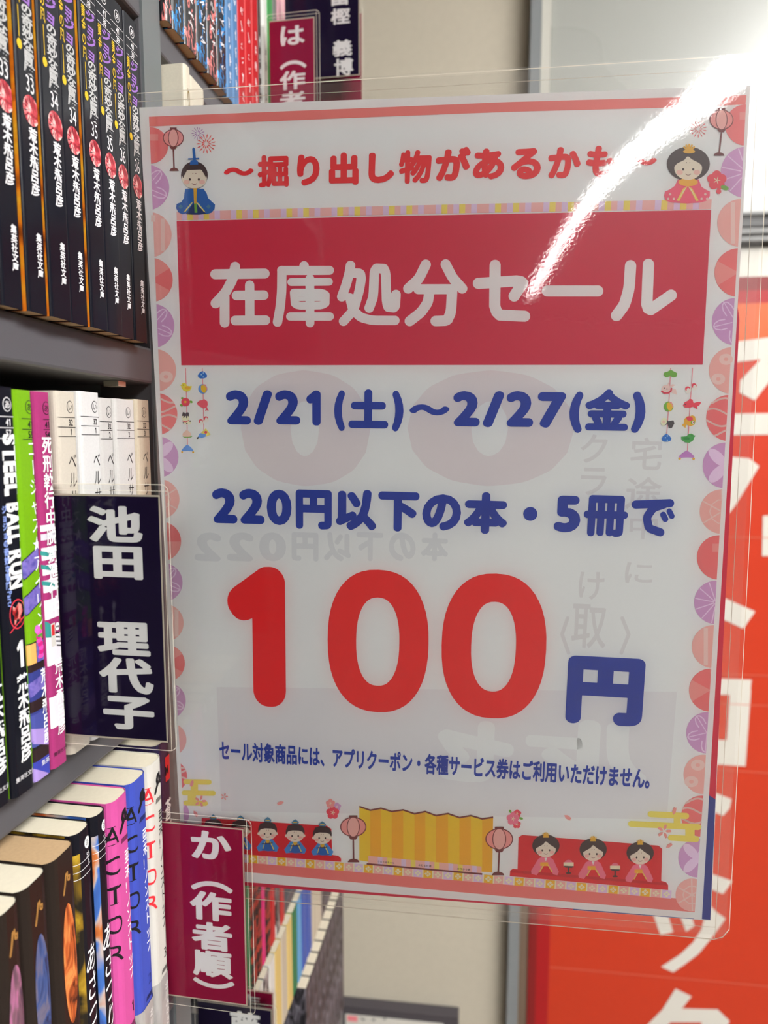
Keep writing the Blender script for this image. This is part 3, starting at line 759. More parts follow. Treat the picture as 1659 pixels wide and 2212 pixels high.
# -- next bay, lower rows seen under the notice
def low(seq, o, bot, H, shelfname, page=m_page):
    for a, b, m, lb in seq:
        book(a, b, o, bot, H, lb + ', ' + shelfname, m, None, None, None, page=page, depth=0.1, r=0.0016)
low([(0.440, 0.4545, m_bw, 'black and white comic nearest the small navy divider'), (0.455, 0.467, m_grn3, 'dark green and black book'), (0.4675, 0.480, m_rb, 'black comic with red stripes'), (0.4805, 0.492, m_rb, 'second black comic with red stripes'),
     (0.4925, 0.5005, m_hot, 'hot pink comic'), (0.501, 0.5135, m_rb, 'black and red comic after the hot pink one'), (0.514, 0.5245, m_red, 'thin red comic'), (0.525, 0.538, m_bw, 'grey printed comic'), (0.5385, 0.550, m_red, 'second red comic')],
    -0.178, -0.4198, 0.176, 'second row below the notice')
low([(0.3750, 0.3990, m_bge, 'beige comic at the near end beside the upright'), (0.400, 0.4130, m_blu3, 'bright blue comic left of the small navy divider'), (0.4135, 0.4275, m_bw, 'second black and white comic'), (0.428, 0.443, m_wh3, 'white comic with grey print'), (0.4435, 0.458, m_bw, 'third black and white comic'), (0.4585, 0.476, m_bw, 'fourth black and white comic'), (0.4765, 0.494, m_wh3, 'wide white comic'),
     (0.4945, 0.508, m_bw, 'speckled comic before the yellow ones'), (0.5085, 0.523, m_wh3, 'second wide white comic'), (0.5235, 0.540, m_ylw, 'pale yellow comic'), (0.5405, 0.557, m_bge, 'beige comic between yellow ones'), (0.5575, 0.573, m_ylw, 'second pale yellow comic'), (0.5735, 0.589, m_grn3, 'green and yellow comic'), (0.5895, 0.604, m_cy3, 'sky blue comic'),
     (0.6045, 0.622, m_blu3, 'strong blue comic'), (0.6225, 0.64, m_blu3, 'second strong blue comic'), (0.6405, 0.66, m_bge, 'beige comic after the blue ones'), (0.6605, 0.68, m_bge, 'second beige comic after the blue ones'), (0.6805, 0.70, m_gry4, 'grey comic near the far end'), (0.7005, 0.73, m_gry4, 'thick grey comic at the far end')],
    -0.1785, -0.5158, 0.0830, 'third row below the notice')
low([(0.600 + 0.0165*k, 0.6160 + 0.0165*k, m_gry4, 'black and grey comic number %s from the far end' % n) for k, n in enumerate(('ten', 'nine', 'eight', 'seven', 'six', 'five', 'four', 'three', 'two', 'one'))], -0.174, -0.6898, 0.160, 'lowest visible row')

# ------------------------------------------------------------------ divider cards in clear holders
m_hold = clear_mat('clear_divider_plastic', 0.06, 0.003, (0.97, 0.97, 0.96), ior=1.28, bump=0.0)
m_edge = mat('plastic_edge', (206, 200, 186), 0.25, k=1.3, spec=0.5)
CRIM = mat('crimson_card', (140, 12, 58), 0.6, k=1.3, spec=0.08, noise=0.05, nscale=600); NAVYC = mat('navy_card', (24, 8, 50), 0.6, spec=0.08, noise=0.05, nscale=600)
m_cardp = mat('card_paper', (214, 204, 186), 0.7)
def rrect(x0, y0, x1, y1, r, n=5):
    pts = []
    for cx, cy, a in ((x1-r, y0+r, -math.pi/2), (x1-r, y1-r, 0), (x0+r, y1-r, math.pi/2), (x0+r, y0+r, math.pi)):
        for k in range(n+1): t = a+math.pi/2*k/n; pts.append((cx+r*math.cos(t), cy+r*math.sin(t)))
    return pts
DROT = Matrix((EO, Vector((0,0,1)), -ED)).transposed()      # local x out of the shelf, y up, z towards the aisle's near end
def divider(s, o_in, o0, o1, z1, z0, mar, chars, m_card, label, charm=WHITE, tex=0.5, style=(0.0, 0.03)):
    """card between o0..o1, heights z0..z1; chars = [(ch, o, h, width, height)]"""
    root = thing('divider_card', B(s, o_in, z0), DROT, label, 'divider')
    def loc(o, h): return (o-o_in, h-z0)
    cd = MB(lambda a, b, L: (a, b, 0.00025+0.00003*L))
    x0, y0 = loc(o0, z0); x1, y1 = loc(o1, z1)
    cd.box((x0, y0, -0.00025), (x1, y1, 0.00025), m_card)
    e = 0.0007
    for r_ in ((x0, y0, x1, y0+e), (x0, y1-e, x1, y1), (x1-e, y0, x1, y1)): cd.rect(*r_, m_cardp, 1)
    for ch, o, h, w, hh in chars:
        cx, cy = loc(o, h); g = rounded(ch, *style) if style else raw(ch, 0.02); b = bbox(g)
        rot = ch in '（）'
        def xf(x, y):
            nx, ny = (x-b[0])/(b[2]-b[0])-0.5, (y-b[1])/(b[3]-b[1])-0.5
            if rot: nx, ny = ny, -nx
            return (cx+nx*w, cy+ny*hh)
        cd.glyph(g, xf, charm, 2)
    cd.build('card', root)
    for q, zz in (('front', 0.0006), ('back', -0.0010)):
        h = MB(); pts = rrect(x0-0.002, y0-mar[0], x1+mar[1], y1+mar[2], 0.003)
        h.face([h.vert((a, b, zz+0.0002)) for a, b in pts], m_hold); h.build('clear_plate', root)
    ed = MB()
    pts = rrect(x0-0.002, y0-mar[0], x1+mar[1], y1+mar[2], 0.003)
    def tube(path, rr):
        for (xa, ya), (xb, yb) in zip(path[:-1], path[1:]):
            d = math.hypot(xb-xa, yb-ya); nx, ny = -(yb-ya)/d*rr, (xb-xa)/d*rr
            ed.poly3([(xa+nx, ya+ny, 0.0011), (xb+nx, yb+ny, 0.0011), (xb-nx, yb-ny, 0.0011), (xa-nx, ya-ny, 0.0011)][::-1], m_edge)
    tube(pts+pts[:1], 0.00012); tube([(x1+mar[1]*0.45, y0-mar[0]), (x1+mar[1]*0.45, y1+mar[2])], 0.00010); tube([(x0, y1+mar[2]*0.4), (x1+mar[1], y1+mar[2]*0.4)], 0.00008)
    ed.build('moulded_edge', root)
    return root
def chars_px(s, lst):
    out = []
    for ch, x0, y0, x1, y1 in lst:
        (oa, _), (ob, _) = hit_s(x0, (y0+y1)/2, s), hit_s(x1, (y0+y1)/2, s)
        ha, hb = hit_s((x0+x1)/2, y0, s)[1], hit_s((x0+x1)/2, y1, s)[1]
        out.append((ch, (oa+ob)/2, (ha+hb)/2, abs(ob-oa), abs(ha-hb)))
    return out
S1 = 0.2562
divider(S1, -0.185, -0.1775, hit_s(355, 1330, S1)[0], hit_s(232, 1068, S1)[1], hit_s(260, 1596, S1)[1], (0.003, 0.0040, 0.0042),
        chars_px(S1, [('池', 190, 1093, 308, 1171), ('田', 203, 1180, 309, 1251), ('理', 211, 1343, 325, 1415), ('代', 215, 1421, 332, 1497), ('子', 224, 1504, 334, 1576)]),
        NAVYC, 'navy divider card with white author name, in front of the white paperbacks', style=(0.0, 0.042))
S2 = 0.3268
divider(S2, -0.178, -0.1730, hit_s(530, 1960, S2)[0], hit_s(440, 1782, S2)[1], hit_s(445, 2160, S2)[1], (0.004, 0.0046, 0.0058),
        chars_px(S2, [('か', 413, 1795, 500, 1856), ('（', 413, 1903, 503, 1925), ('作', 411, 1926, 501, 1988), ('者', 415, 1992, 502, 2052), ('順', 417, 2054, 503, 2110), ('）', 418, 2115, 507, 2134)]),
        CRIM, 'crimson divider card at lower left overlapping the sale notice', style=(0.0, 0.040))
S3 = 0.5285
divider(S3, -0.182, -0.172, hit_s(680, 120, S3)[0], hit_s(625, 42, S3)[1], hit_s(630, 345, S3)[1], (0.003, 0.004, 0.004),
        chars_px(S3, [('は', 606, 56, 658, 98), ('（', 605, 131, 662, 149), ('作', 604, 153, 660, 194), ('者', 604, 197, 660, 240), ('順', 604, 243, 660, 286)]),
        CRIM, 'crimson divider card on the top shelf above the notice', style=(0.0, 0.03))
S4 = 0.568
divider(S4, -0.182, hit_s(696, 90, S4)[0]-0.03, hit_s(777, 90, S4)[0], hit_s(735, -32, S4)[1], hit_s(738, 166, S4)[1], (0.003, 0.002, 0.004),
        chars_px(S4, [('冨', 714, -28, 754, 12), ('樫', 715, 18, 757, 53), ('義', 719, 86, 761, 122), ('博', 722, 126, 763, 164)]),
        NAVYC, 'navy divider card on the top shelf with white author name', style=(0.0, 0.03))
S4b = 0.590
divider(S4b, -0.182, hit_s(700, 90, S4b)[0]-0.03, hit_s(783, 120, S4b)[0], hit_s(740, 31, S4b)[1], hit_s(740, 240, S4b)[1], (0.003, 0.001, 0.003), [],
        CRIM, 'crimson divider card mostly hidden behind the upper navy divider', style=(0.0, 0.03))
S5 = 0.425
divider(S5, -0.182, hit_s(457, 2190, S5)[0]-0.01, hit_s(588, 2190, S5)[0], hit_s(520, 2172, S5)[1], hit_s(520, 2420, S5)[1], (0.003, 0.0035, 0.004),
        chars_px(S5, [('藤', 496, 2185, 564, 2245)]), NAVYC, 'small navy divider card at the bottom below the crimson one', style=(0.0, 0.035))
S6 = 0.445
divider(S6, -0.182, hit_s(470, 2150, S6)[0]-0.01, hit_s(590, 2150, S6)[0], hit_s(540, 2138, S6)[1], hit_s(540, 2330, S6)[1], (0.003, 0.0025, 0.003),
        chars_px(S6, [('作', 505, 2146, 562, 2175)]), CRIM, 'crimson divider card mostly hidden at the bottom behind the small navy one', style=(0.0, 0.03))
# ------------------------------------------------------------------ the wall behind: post, glossy board, rail, red poster
m_post = mat('grey_post', (136, 140, 142), 0.4, spec=0.4, noise=0.04, nscale=60)
m_strip = mat('pale_edge_strip', (206, 204, 194), 0.35, spec=0.5)
def wall_thing(name, label, cat, dz): 
    return thing(name, W0 + WN*dz, WROT, label, cat)
def px_box(mb, x0, x1, y0, y1, d, t, m):
    a = wl(x0, (y0+y1)/2, d+t); b = wl(x1, (y0+y1)/2, d+t)
    za, zb = wl((x0+x1)/2, y0, d+t)[1], wl((x0+x1)/2, y1, d+t)[1]
    mb.box((a[0], zb, 0), (b[0], za, t), m)
r = wall_thing('steel_post', 'grey vertical steel post between beige wall and red poster', 'post', 0.0)
def leaning(p_top, p_bot, z0, z1, t, m):
    """upright strip that follows a slightly leaning line; px x positions at y = 0 and y = 2010"""
    def xat(px0, px1, z):
        a, b = wl(px0, 0, t), wl(px1, 2010, t); f = (z-a[1])/(b[1]-a[1]); return a[0]+(b[0]-a[0])*f
    q = MB(); lo = [(xat(p_top[k], p_bot[k], z0), z0) for k in (0, 1)]; hi = [(xat(p_top[k], p_bot[k], z1), z1) for k in (0, 1)]
    q.prism([lo[0], lo[1], hi[1], hi[0]], 0.0, t, m); return q
leaning((1148, 1171), (1099, 1122), 0.0, 2.58, 0.030, m_post).build('column', r)
leaning((1171.6, 1192), (1122.6, 1143), 1.45, 2.58, 0.022, m_strip).build('edge_strip', r)
m_shw = mat('brown_shadow_strip', (120, 100, 84), 0.6)  # shadow between post and poster, painted as a thin brown strip
leaning((1171.6, 1190), (1122.6, 1141), 0.0, 1.449, 0.001, m_shw).build('shadow_filler', r)
c = wl(1193, 0, 0.022)[0]
m_gls = bpy.data.materials.new('glossy_white_board'); m_gls.use_nodes = True
_b = m_gls.node_tree.nodes['Principled BSDF']; _b.inputs['Base Color'].default_value = alb((172, 174, 168)); _b.inputs['Roughness'].default_value = 0.22; _b.inputs['Specular IOR Level'].default_value = 0.75
_tc = m_gls.node_tree.nodes.new('ShaderNodeTexCoord'); _no = m_gls.node_tree.nodes.new('ShaderNodeTexNoise'); _no.inputs['Scale'].default_value = 3.0
_mr = m_gls.node_tree.nodes.new('ShaderNodeMapRange'); _mr.inputs[3].default_value = 0.265; _mr.inputs[4].default_value = 0.285
m_gls.node_tree.links.new(_tc.outputs['Object'], _no.inputs['Vector']); m_gls.node_tree.links.new(_no.outputs[0], _mr.inputs[0]); m_gls.node_tree.links.new(_mr.outputs[0], _b.inputs['Roughness'])
r = wall_thing('display_board', 'glossy pale board with bright lamp reflection above the red poster', 'board', 0.0)
x0 = c+0.0005; x1 = 1.1
z_top, z_bot = 2.55, wl(1640, 456, 0.015)[1]
mb = MB(); mb.box((x0, z_bot, 0.0), (x1, z_top, 0.015), m_gls); mb.build('panel', r)
m_alu = mat('brushed_rail', (140, 140, 140), 0.5, k=0.9, metal=0.15, spec=0.3, noise=0.1, nscale=30); m_dk = mat('rail_groove', (64, 56, 48), 0.6, k=0.8)
def zz(y): return wl(1640, y, 0.02)[1]
mb = MB()
for ya, yb, d, m in ((456, 462, 0.020, m_alu), (462, 484, 0.013, mat('rail_grey_face', (110, 110, 112), 0.5, k=0.8)), (484, 492, 0.008, m_dk), (492, 503, 0.02, m_alu), (503, 509, 0.010, m_dk), (509, 519, 0.018, m_alu), (519, 527, 0.009, m_dk)):
    mb.box((x0, zz(yb), 0), (x1, zz(ya), d), m)
mb.build('metal_rail', r)
# poster
m_or = mat('orange_poster', (205, 58, 28), 0.38, spec=0.4, noise=0.03, nscale=50); m_pr = mat('red_poster_border', (178, 22, 28), 0.38, spec=0.4); m_pr2 = mat('dark_red_poster_border', (138, 26, 28), 0.4, spec=0.4)
m_pw = mat('poster_white', (226, 222, 212), 0.4, spec=0.4); m_seam = mat('poster_seam', (226, 120, 96), 0.25, spec=0.5)
r = wall_thing('poster', 'large red-orange poster with white brush lettering on the back wall', 'poster', 0.002)
ps = MB(lambda a, b, L: (a, b, 0.0012+0.0003*L))
pw = lambda x, y: wl(x, y, 0.0034)
xa = pw(1142, 2010)[0]; xb = pw(1160, 2010)[0]; xc = pw(1188, 2010)[0]
zt = zz(528); z2 = zz(592); z3 = zz(650); zb_ = 0.15
ps.box((xa, zb_, 0), (1.08, zt, 0.0012), m_or)
ps.rect(xa, zb_, xb, zt, m_pr2, 1); ps.rect(xb, zb_, xc, zt, m_pr, 1); ps.rect(xa, z2, 1.08, zt, m_pw, 2); ps.rect(xa, zz(622), 1.08, z2, m_pr2, 2); ps.rect(xa, z3, 1.08, zz(622), m_pr, 2)
ps.rect(xc, zz(735), 1.08, z3, mat('orange_glare_poster', (226, 104, 50), 0.38, spec=0.4), 1)  # glare on the upper orange, put into the colour as a lighter band
for q in ([(1560,742),(1700,724),(1700,776),(1643,776),(1560,786)], [(1643,776),(1700,776),(1659,828),(1630,865),(1597,848),(1599,822)], [(1440,895),(1760,892),(1760,938),(1440,941)],
          [(1560,985),(1618,990),(1640,1007),(1615,1048),(1588,1092),(1540,1150),(1500,1150)], [(1648,1114),(1700,1112),(1700,1200),(1646,1201)],
          [(1545,1283),(1575,1296),(1631,1321),(1605,1358),(1574,1343),(1540,1330)],
          [(1440,1462),(1623,1468),(1620,1502),(1440,1497)], [(1577,1490),(1622,1490),(1610,1655),(1566,1652)], [(1440,1592),(1580,1599),(1570,1652),(1440,1646)],
          [(1440,1672),(1549,1714),(1580,1726),(1576,1746),(1562,1762),(1440,1712)], [(1440,1848),(1542,1889),(1582,1903),(1562,1931),(1440,1884)],
          [(1408,1968),(1440,1966),(1454,2013),(1427,2020)], [(1463,1964),(1488,1962),(1500,2000),(1482,2012)],
          [(1530,1952),(1548,1970),(1567,1984),(1553,2004),(1536,2027),(1509,2060),(1479,2083),(1454,2100),(1428,2088),(1468,2062),(1497,2035),(1515,2007)],
          [(1459,2135),(1494,2152),(1473,2178),(1550,2180),(1576,2205),(1545,2270),(1515,2310),(1480,2290),(1516,2208),(1448,2208),(1400,2262),(1372,2240),(1431,2180)]):
    ps.poly([pw(*p) for p in q], m_pw, 2)
for (p, q) in (((1188,1151),(1720,1163)), ((1188,1440),(1720,1462)), ((1188,1502),(1720,1527)), ((1188,1640),(1720,1673)), ((1188,2088),(1720,2135))):
    a, b = pw(*p), pw(*q); ps.poly([(a[0],a[1]-0.0006),(b[0],b[1]-0.0006),(b[0],b[1]+0.0006),(a[0],a[1]+0.0006)], m_seam, 3)
ps.build('printed_sheet', r)
# dark stand with a white price card at the bottom
r = wall_thing('display_stand', 'dark stand holding a white card at the bottom, before the beige wall', 'stand', 0.001)
m_blkst = mat('dark_stand', (64, 60, 64), 0.5, k=1.5, noise=0.05)
ax = wl(700, 2190, 0.025)[0]; bx = wl(991, 2190, 0.025)[0]; tz = wl(860, 2187, 0.025)[1]
mb = MB(); mb.box((ax, 0.0, 0.0), (bx, tz, 0.022), m_blkst); mb.build('box_body', r)
pc = MB(lambda a, b, L: (a, b, 0.0235+0.0003*L))
pp = lambda x, y: wl(x, y, 0.0245)
A = pp(746, 2190); Bq = pp(958, 2206); ang = 0.0
pc.box((A[0], A[1]-0.10, 0.0221), (Bq[0], A[1]-0.001, 0.0235), m_pw)
pc.rect(*[v for v in (pp(750, 2194)[0], pp(750, 2205)[1], pp(772, 2194)[0], pp(750, 2193)[1])], ink((226, 120, 126)), 1)
rg = random.Random(3)
for k in range(3):
    cxp = pp(784+22*k, 2200)
    for q in range(5): pc.stroke([(cxp[0]+rg.uniform(-0.005, 0.005), cxp[1]+rg.uniform(-0.004, 0.004)), (cxp[0]+rg.uniform(-0.005, 0.005), cxp[1]+rg.uniform(-0.004, 0.004))], 0.0011, BLACK, 2, False)
pc.build('price_card', r)

# ------------------------------------------------------------------ the sale notice in its clear sleeve
WS = 0.264 / 0.25
def c2w(v): return CAM + AX_R*v[0] - AX_U*v[1] + AX_F*v[2]
TLw, TRw, BLw = [c2w([q*WS for q in v]) for v in ((-0.10346659,-0.17390541,0.30581257), (0.1448322,-0.16658017,0.27763361), (-0.10124462,0.18202617,0.35691405))]
SA = (TRw-TLw).normalized(); SN = SA.cross(TLw-BLw).normalized(); SU = SN.cross(SA)
SROT = Matrix((SA, SU, SN)).transposed()
S0 = on_plane(960, 1935, TLw, SN)
def S(x, y):
    P = on_plane(x, y, TLw, SN) - S0
    return (P.dot(SA), P.dot(SU))
LZ = 0.00003
sign = thing('sale_notice', S0, SROT, 'large japanese clearance sale notice with a pink doll festival border in a clear sleeve', 'notice')
PW = mat('notice_paper', (204, 206, 207), 0.6, k=1.46, spec=0.2, noise=0.012, nscale=260)
def snote(z): 
    m = MB(lambda x, y, L: (*S(x, y), z + LZ*L)); m.up_sign = -1; return m
def slab(mb, q, z0, z1, m):
    """paper slab with px corners TL TR BR BL"""
    P = [S(*p) for p in q]; P = [P[3], P[2], P[1], P[0]]
    mb.prism(P, z0, z1, m)
NZ = 0.00010
nt = snote(NZ)
slab(nt, [(301, 232.5), (1621, 185), (1516, 1985.5), (396, 1894)], -0.00010, NZ, PW)
def sgl(g, xf, m, L):
    V, T = g; ids = []; P = [xf(x, y) for x, y in V]
    ids = [nt.vert((x, y, NZ + LZ*L)) for x, y in P]
    for t in T:
        a, b, c = (P[k] for k in t)
        ar = (b[0]-a[0])*(c[1]-a[1])-(c[0]-a[0])*(b[1]-a[1])
        nt.face([ids[k] for k in (t if ar > 0 else t[::-1])], m)
def gbox(ch, x0, y0, x1, y1, m, style=(0.026, 0.062), L=6, mirror=False, rot=False):
    xm, ym = (x0+x1)/2, (y0+y1)/2
    u0, u1 = S(x0, ym)[0], S(x1, ym)[0]; v0, v1 = S(xm, y1)[1], S(xm, y0)[1]
    g = rounded(ch, *style) if style else raw(ch, 0.02); b = bbox(g)
    def xf(x, y):
        fx = (x-b[0])/(b[2]-b[0]); fy = (y-b[1])/(b[3]-b[1])
        if mirror: fx = 1-fx
        return (u0+(u1-u0)*fx, v0+(v1-v0)*fy)
    sgl(g, xf, m, L)
C_CRIM = ink((188, 34, 66)); C_RED = ink((206, 38, 46)); C_RED2 = ink((220, 26, 32)); C_BLUE = ink((26, 54, 148)); C_CORAL = ink((206, 112, 108))
C_PINK = ink((216, 160, 154)); C_PINK2 = ink((216, 138, 134)); C_LIL = ink((186, 142, 182)); C_LIL2 = ink((186, 160, 196)); C_PALE = ink((226, 184, 178)); C_ROSE = ink((208, 108, 110)); C_LPALE = ink((210, 188, 210))
C_GOLD = ink((214, 170, 44)); C_YEL = ink((222, 196, 92)); C_MAR = ink((104, 44, 48)); C_DRED = ink((196, 26, 40)); C_HAIR = ink((62, 44, 46)); C_SKIN = ink((232, 200, 184)); C_CHK = ink((236, 170, 160)); C_ROB = ink((64, 130, 196)); C_ROBD = ink((34, 92, 164)); C_GRN = ink((104, 160, 60)); C_ORG = ink((232, 160, 50)); C_KIM = ink((226, 110, 134)); C_TEAL = ink((70, 120, 150)); C_LAVS = ink((198, 180, 208)); C_PNKS = ink((228, 164, 160)); C_GHOST = ink((197, 196, 197)); C_GHOSTP = ink((202, 196, 198)); C_GHOSTB = ink((196, 198, 200)); C_CRM = ink((240, 226, 180)); C_PLUM = ink((206, 68, 84))
# faint show-through of the sheet behind (mirror-wise)
nt.poly([(468,1484),(1462,1494),(1440,1770),(478,1752)], ink((202, 201, 203)), 1)
for ch, b in zip('001', ((560,800,850,1040),(880,805,1210,1045),(1060,800,1180,1030))): pass
gbox('0', 520, 800, 800, 1050, C_GHOSTP, (0.03, 0.06), 1, True); gbox('0', 880, 800, 1240, 1050, C_GHOSTP, (0.03, 0.06), 1, True)
for ch, x0, x1 in (('ル', 1170, 1400), ('ー', 1135, 1258), ('セ', 945, 1110)):
    gbox(ch, x0, 1556 if ch != 'ー' else 1590, x1, 1690 if ch != 'ー' else 1616, PW, (0.026, 0.062), 2, True)
for k, ch in enumerate('で冊5・本の下以円022'):
    if ch in '下以円本の022': gbox(ch, 420+70*(11-k)-0, 1150, 420+70*(11-k)+58, 1212, C_GHOSTB, (0.026, 0.05), 1, True)
for ch, x0, y0, x1, y1 in (('宅',1362,945,1430,1015),('途',1352,1030,1428,1100),('中',1360,1110,1420,1165),('に',1350,1215,1410,1260),('ク',1254,938,1312,1000),('ラ',1254,1010,1310,1070),('け',1250,1235,1305,1295),('取',1235,1305,1310,1400)):
    gbox(ch, x0, y0, x1, y1, C_GHOST, (0.0, 0.015), 1)
for x in (1218, 1352): nt.stroke([(x+ (8 if x<1300 else -8), 1335),(x-(4 if x<1300 else -6),1370),(x+(10 if x<1300 else -10),1410)], 8, C_GHOST, 1)
# frame bands
nt.poly([(322,252.5),(760,235),(1100,220.8),(1500,209.5),(1612,206),(1610,226),(1500,231.5),(1100,242),(760,255),(400,270),(323,274)], C_CORAL, 2)
nt.poly([(404,1850),(1460,1940),(1500.5,1944),(1500.5,1970),(1080,1934.8),(900,1918),(540.7,1884),(404,1871)], C_CORAL, 2)
# half circles down both sides
def xl(y): return np.interp(y, [253,780,1180,1592,1755,1871], [322.5,343,362.5,387,397,404])
def xr(y): return np.interp(y, [206,440,1057,1703,1970], [1612,1599.8,1560,1520,1500.5])
def half(side, y0, y1, ext, kind):
    cy = (y0+y1)/2; ry = (y1-y0)/2; rx = ry*1.0
    cxp = ext-rx if side < 0 else ext+rx
    edge = xl if side < 0 else xr
    base, lite = {'red': (C_ROSE, C_PINK2), 'red2': (C_ROSE, C_PINK2), 'check': (C_ROSE, C_PINK2), 'wave': (C_ROSE, C_PALE), 'lil': (C_LIL, C_LPALE), 'lil2': (C_LIL, C_LPALE), 'lil3': (C_LIL, C_LPALE), 'pink': (C_PINK, C_PALE), 'pink2': (C_PINK, C_PALE), 'pink3': (C_PINK, C_PALE)}[kind]
    ea, eb = float(edge(y0)), float(edge(y1))
    def ins(p): return (p[0]-(ea+(eb-ea)*(p[1]-y0)/(y1-y0)))*(-side)
    def clip(pts):
        out = []
        for p, q in zip(pts, pts[1:]+pts[:1]):
            a, b = ins(p), ins(q)
            if a >= 0: out.append(p)
            if (a > 0) != (b > 0) and a != b: t = a/(a-b); out.append((p[0]+(q[0]-p[0])*t, p[1]+(q[1]-p[1])*t))
        return out if len(out) > 2 else [(cxp, cy)]*3
    def ok(x, y): e = float(edge(y)); return (x > e if side < 0 else x < e) and ((x-cxp)/rx)**2+((y-cy)/ry)**2 < 1
    arc = [(cxp+rx*math.cos(t), cy+ry*math.sin(t)) for t in np.linspace(0, 2*math.pi, 41)[:-1]]
    nt.poly(clip(arc), base, 3)
    def line(p, q, w=3.2, m=lite):
        n = 14; run = []
        for k in range(n+1):
            x, y = p[0]+(q[0]-p[0])*k/n, p[1]+(q[1]-p[1])*k/n
            if ok(x, y): run.append((x, y))
            elif len(run) > 1: nt.stroke(run, w, m, 4, False); run = []
            else: run = []
        if len(run) > 1: nt.stroke(run, w, m, 4, False)
    def at(a, r): return (cxp+rx*r*math.cos(a), cy+ry*r*math.sin(a))
    if kind in ('red', 'red2'):
        for k in range(3):
            a0 = k*2*math.pi/3+(0.5 if kind == 'red' else 0); w = [(cxp, cy)]+[at(a0+q*math.pi/15, 0.99) for q in range(6)]
            nt.poly(clip(w), lite, 4)
    elif kind == 'check':
        for q in (-0.62, 0.02):
            s0 = (-side); xa = cxp-rx*0.3; xb = cxp+rx*0.45
            nt.poly(clip([(xa, cy+ry*q), (xb, cy+ry*q), (xb, cy+ry*(q+0.36)), (xa, cy+ry*(q+0.36))]) if q < 0 else clip([(cxp-side*-1*rx*0.9, cy+ry*0.1), (cxp-side*-1*rx*0.45, cy+ry*0.1), (cxp-side*-1*rx*0.45, cy+ry*0.5), (cxp-side*-1*rx*0.72, cy+ry*0.5)]), lite, 4)
    elif kind == 'wave':
        for c in (-0.7, -0.25, 0.2, 0.65):
            pts = [(cxp-rx+2*rx*k/12, cy+ry*(c-0.16*math.cos(k/12*math.pi*2.2+c*4))) for k in range(13)]
            for p, q in zip(pts[:-1], pts[1:]): line(p, q, 4.0)
    elif kind == 'lil':
        for k in range(12): line((cxp, cy), at(k*math.pi/6+0.2, 0.97), 2.4)
    elif kind == 'lil2':
        for k in range(5):
            a = k*2*math.pi/5+0.4
            pts = [at(a-0.45+0.15*q, 0.45+0.5*math.sin(q/6*math.pi)) for q in range(7)]
            for p, q in zip(pts[:-1], pts[1:]): line(p, q, 2.6)
            line((cxp, cy), at(a, 0.95), 2.0)
    elif kind == 'lil3':
        for k in range(4):
            a = k*math.pi/2+0.78; c = at(a, 0.5)
            pts = [(c[0]+rx*0.5*math.cos(t)*math.cos(a)-rx*0.24*math.sin(t)*math.sin(a), c[1]+ry*0.5*math.cos(t)*math.sin(a)+ry*0.24*math.sin(t)*math.cos(a)) for t in np.linspace(0, 2*math.pi, 17)[:-1]]
            nt.poly(clip(pts), lite, 4)
    elif kind == 'pink':
        for q in (-0.35, 0.2, 0.62): line((cxp+rx*q, cy-ry), (cxp+rx*q, cy+ry), 9)
    elif kind == 'pink2':
        for a, r in ((0.5, 0.6), (2.6, 0.7), (4.2, 0.55)):
            c = at(a, r)
            if ok(c[0]-8, c[1]) and ok(c[0]+8, c[1]): nt.ell(c[0], c[1], 15, 12, lite, 4); nt.ell(c[0], c[1], 5, 4, base, 5)
    elif kind == 'pink3':
        for k in range(6):
            line((cxp, cy), at(k*math.pi/3+0.5, 0.97), 3.0)
        for p, q in zip([at(k*math.pi/5, 0.55) for k in range(10)], [at((k+1)*math.pi/5, 0.55) for k in range(10)]): line(p, q, 2.4)
for y0, y1, e, k in ((275,354,364,'check'),(356,455,366,'lil2'),(458,557,371,'pink'),(557,653,373.6,'red'),(656,752,377,'lil2'),(754,847,381,'pink2'),(849,940,383.5,'wave'),(943,1032,386,'lil3'),(1035,1122,388,'pink3'),(1127,1212,391.6,'red2'),(1216,1300,394.6,'lil2'),(1305,1386,397,'pink'),(1393,1472,399.7,'red'),(1475,1553,401.5,'lil2'),(1561,1634,403,'pink2'),(1642,1712,404.6,'wave'),(1722,1795,409,'lil3'),(1797,1866,412,'pink3')): half(-1, y0, y1, e, k)
for y0, y1, e, k in ((226,315,1566,'check'),(317,428,1556.6,'lil'),(430,534,1549,'pink'),(536.5,641.6,1543,'red'),(644,746,1537.5,'lil2'),(750,851,1531,'pink2'),(853,953,1525,'wave'),(956,1055,1517.5,'lil3'),(1057,1153,1511,'pink3'),(1156,1252,1505,'check'),(1254,1348,1499,'lil'),(1350,1443,1494,'pink'),(1444,1537,1488,'red'),(1538,1627,1482,'lil2'),(1630,1715,1476,'pink2'),(1718,1807,1471,'wave'),(1811,1895,1465,'lil3'),(1897,1968,1459,'pink3')): half(1, y0, y1, e, k)
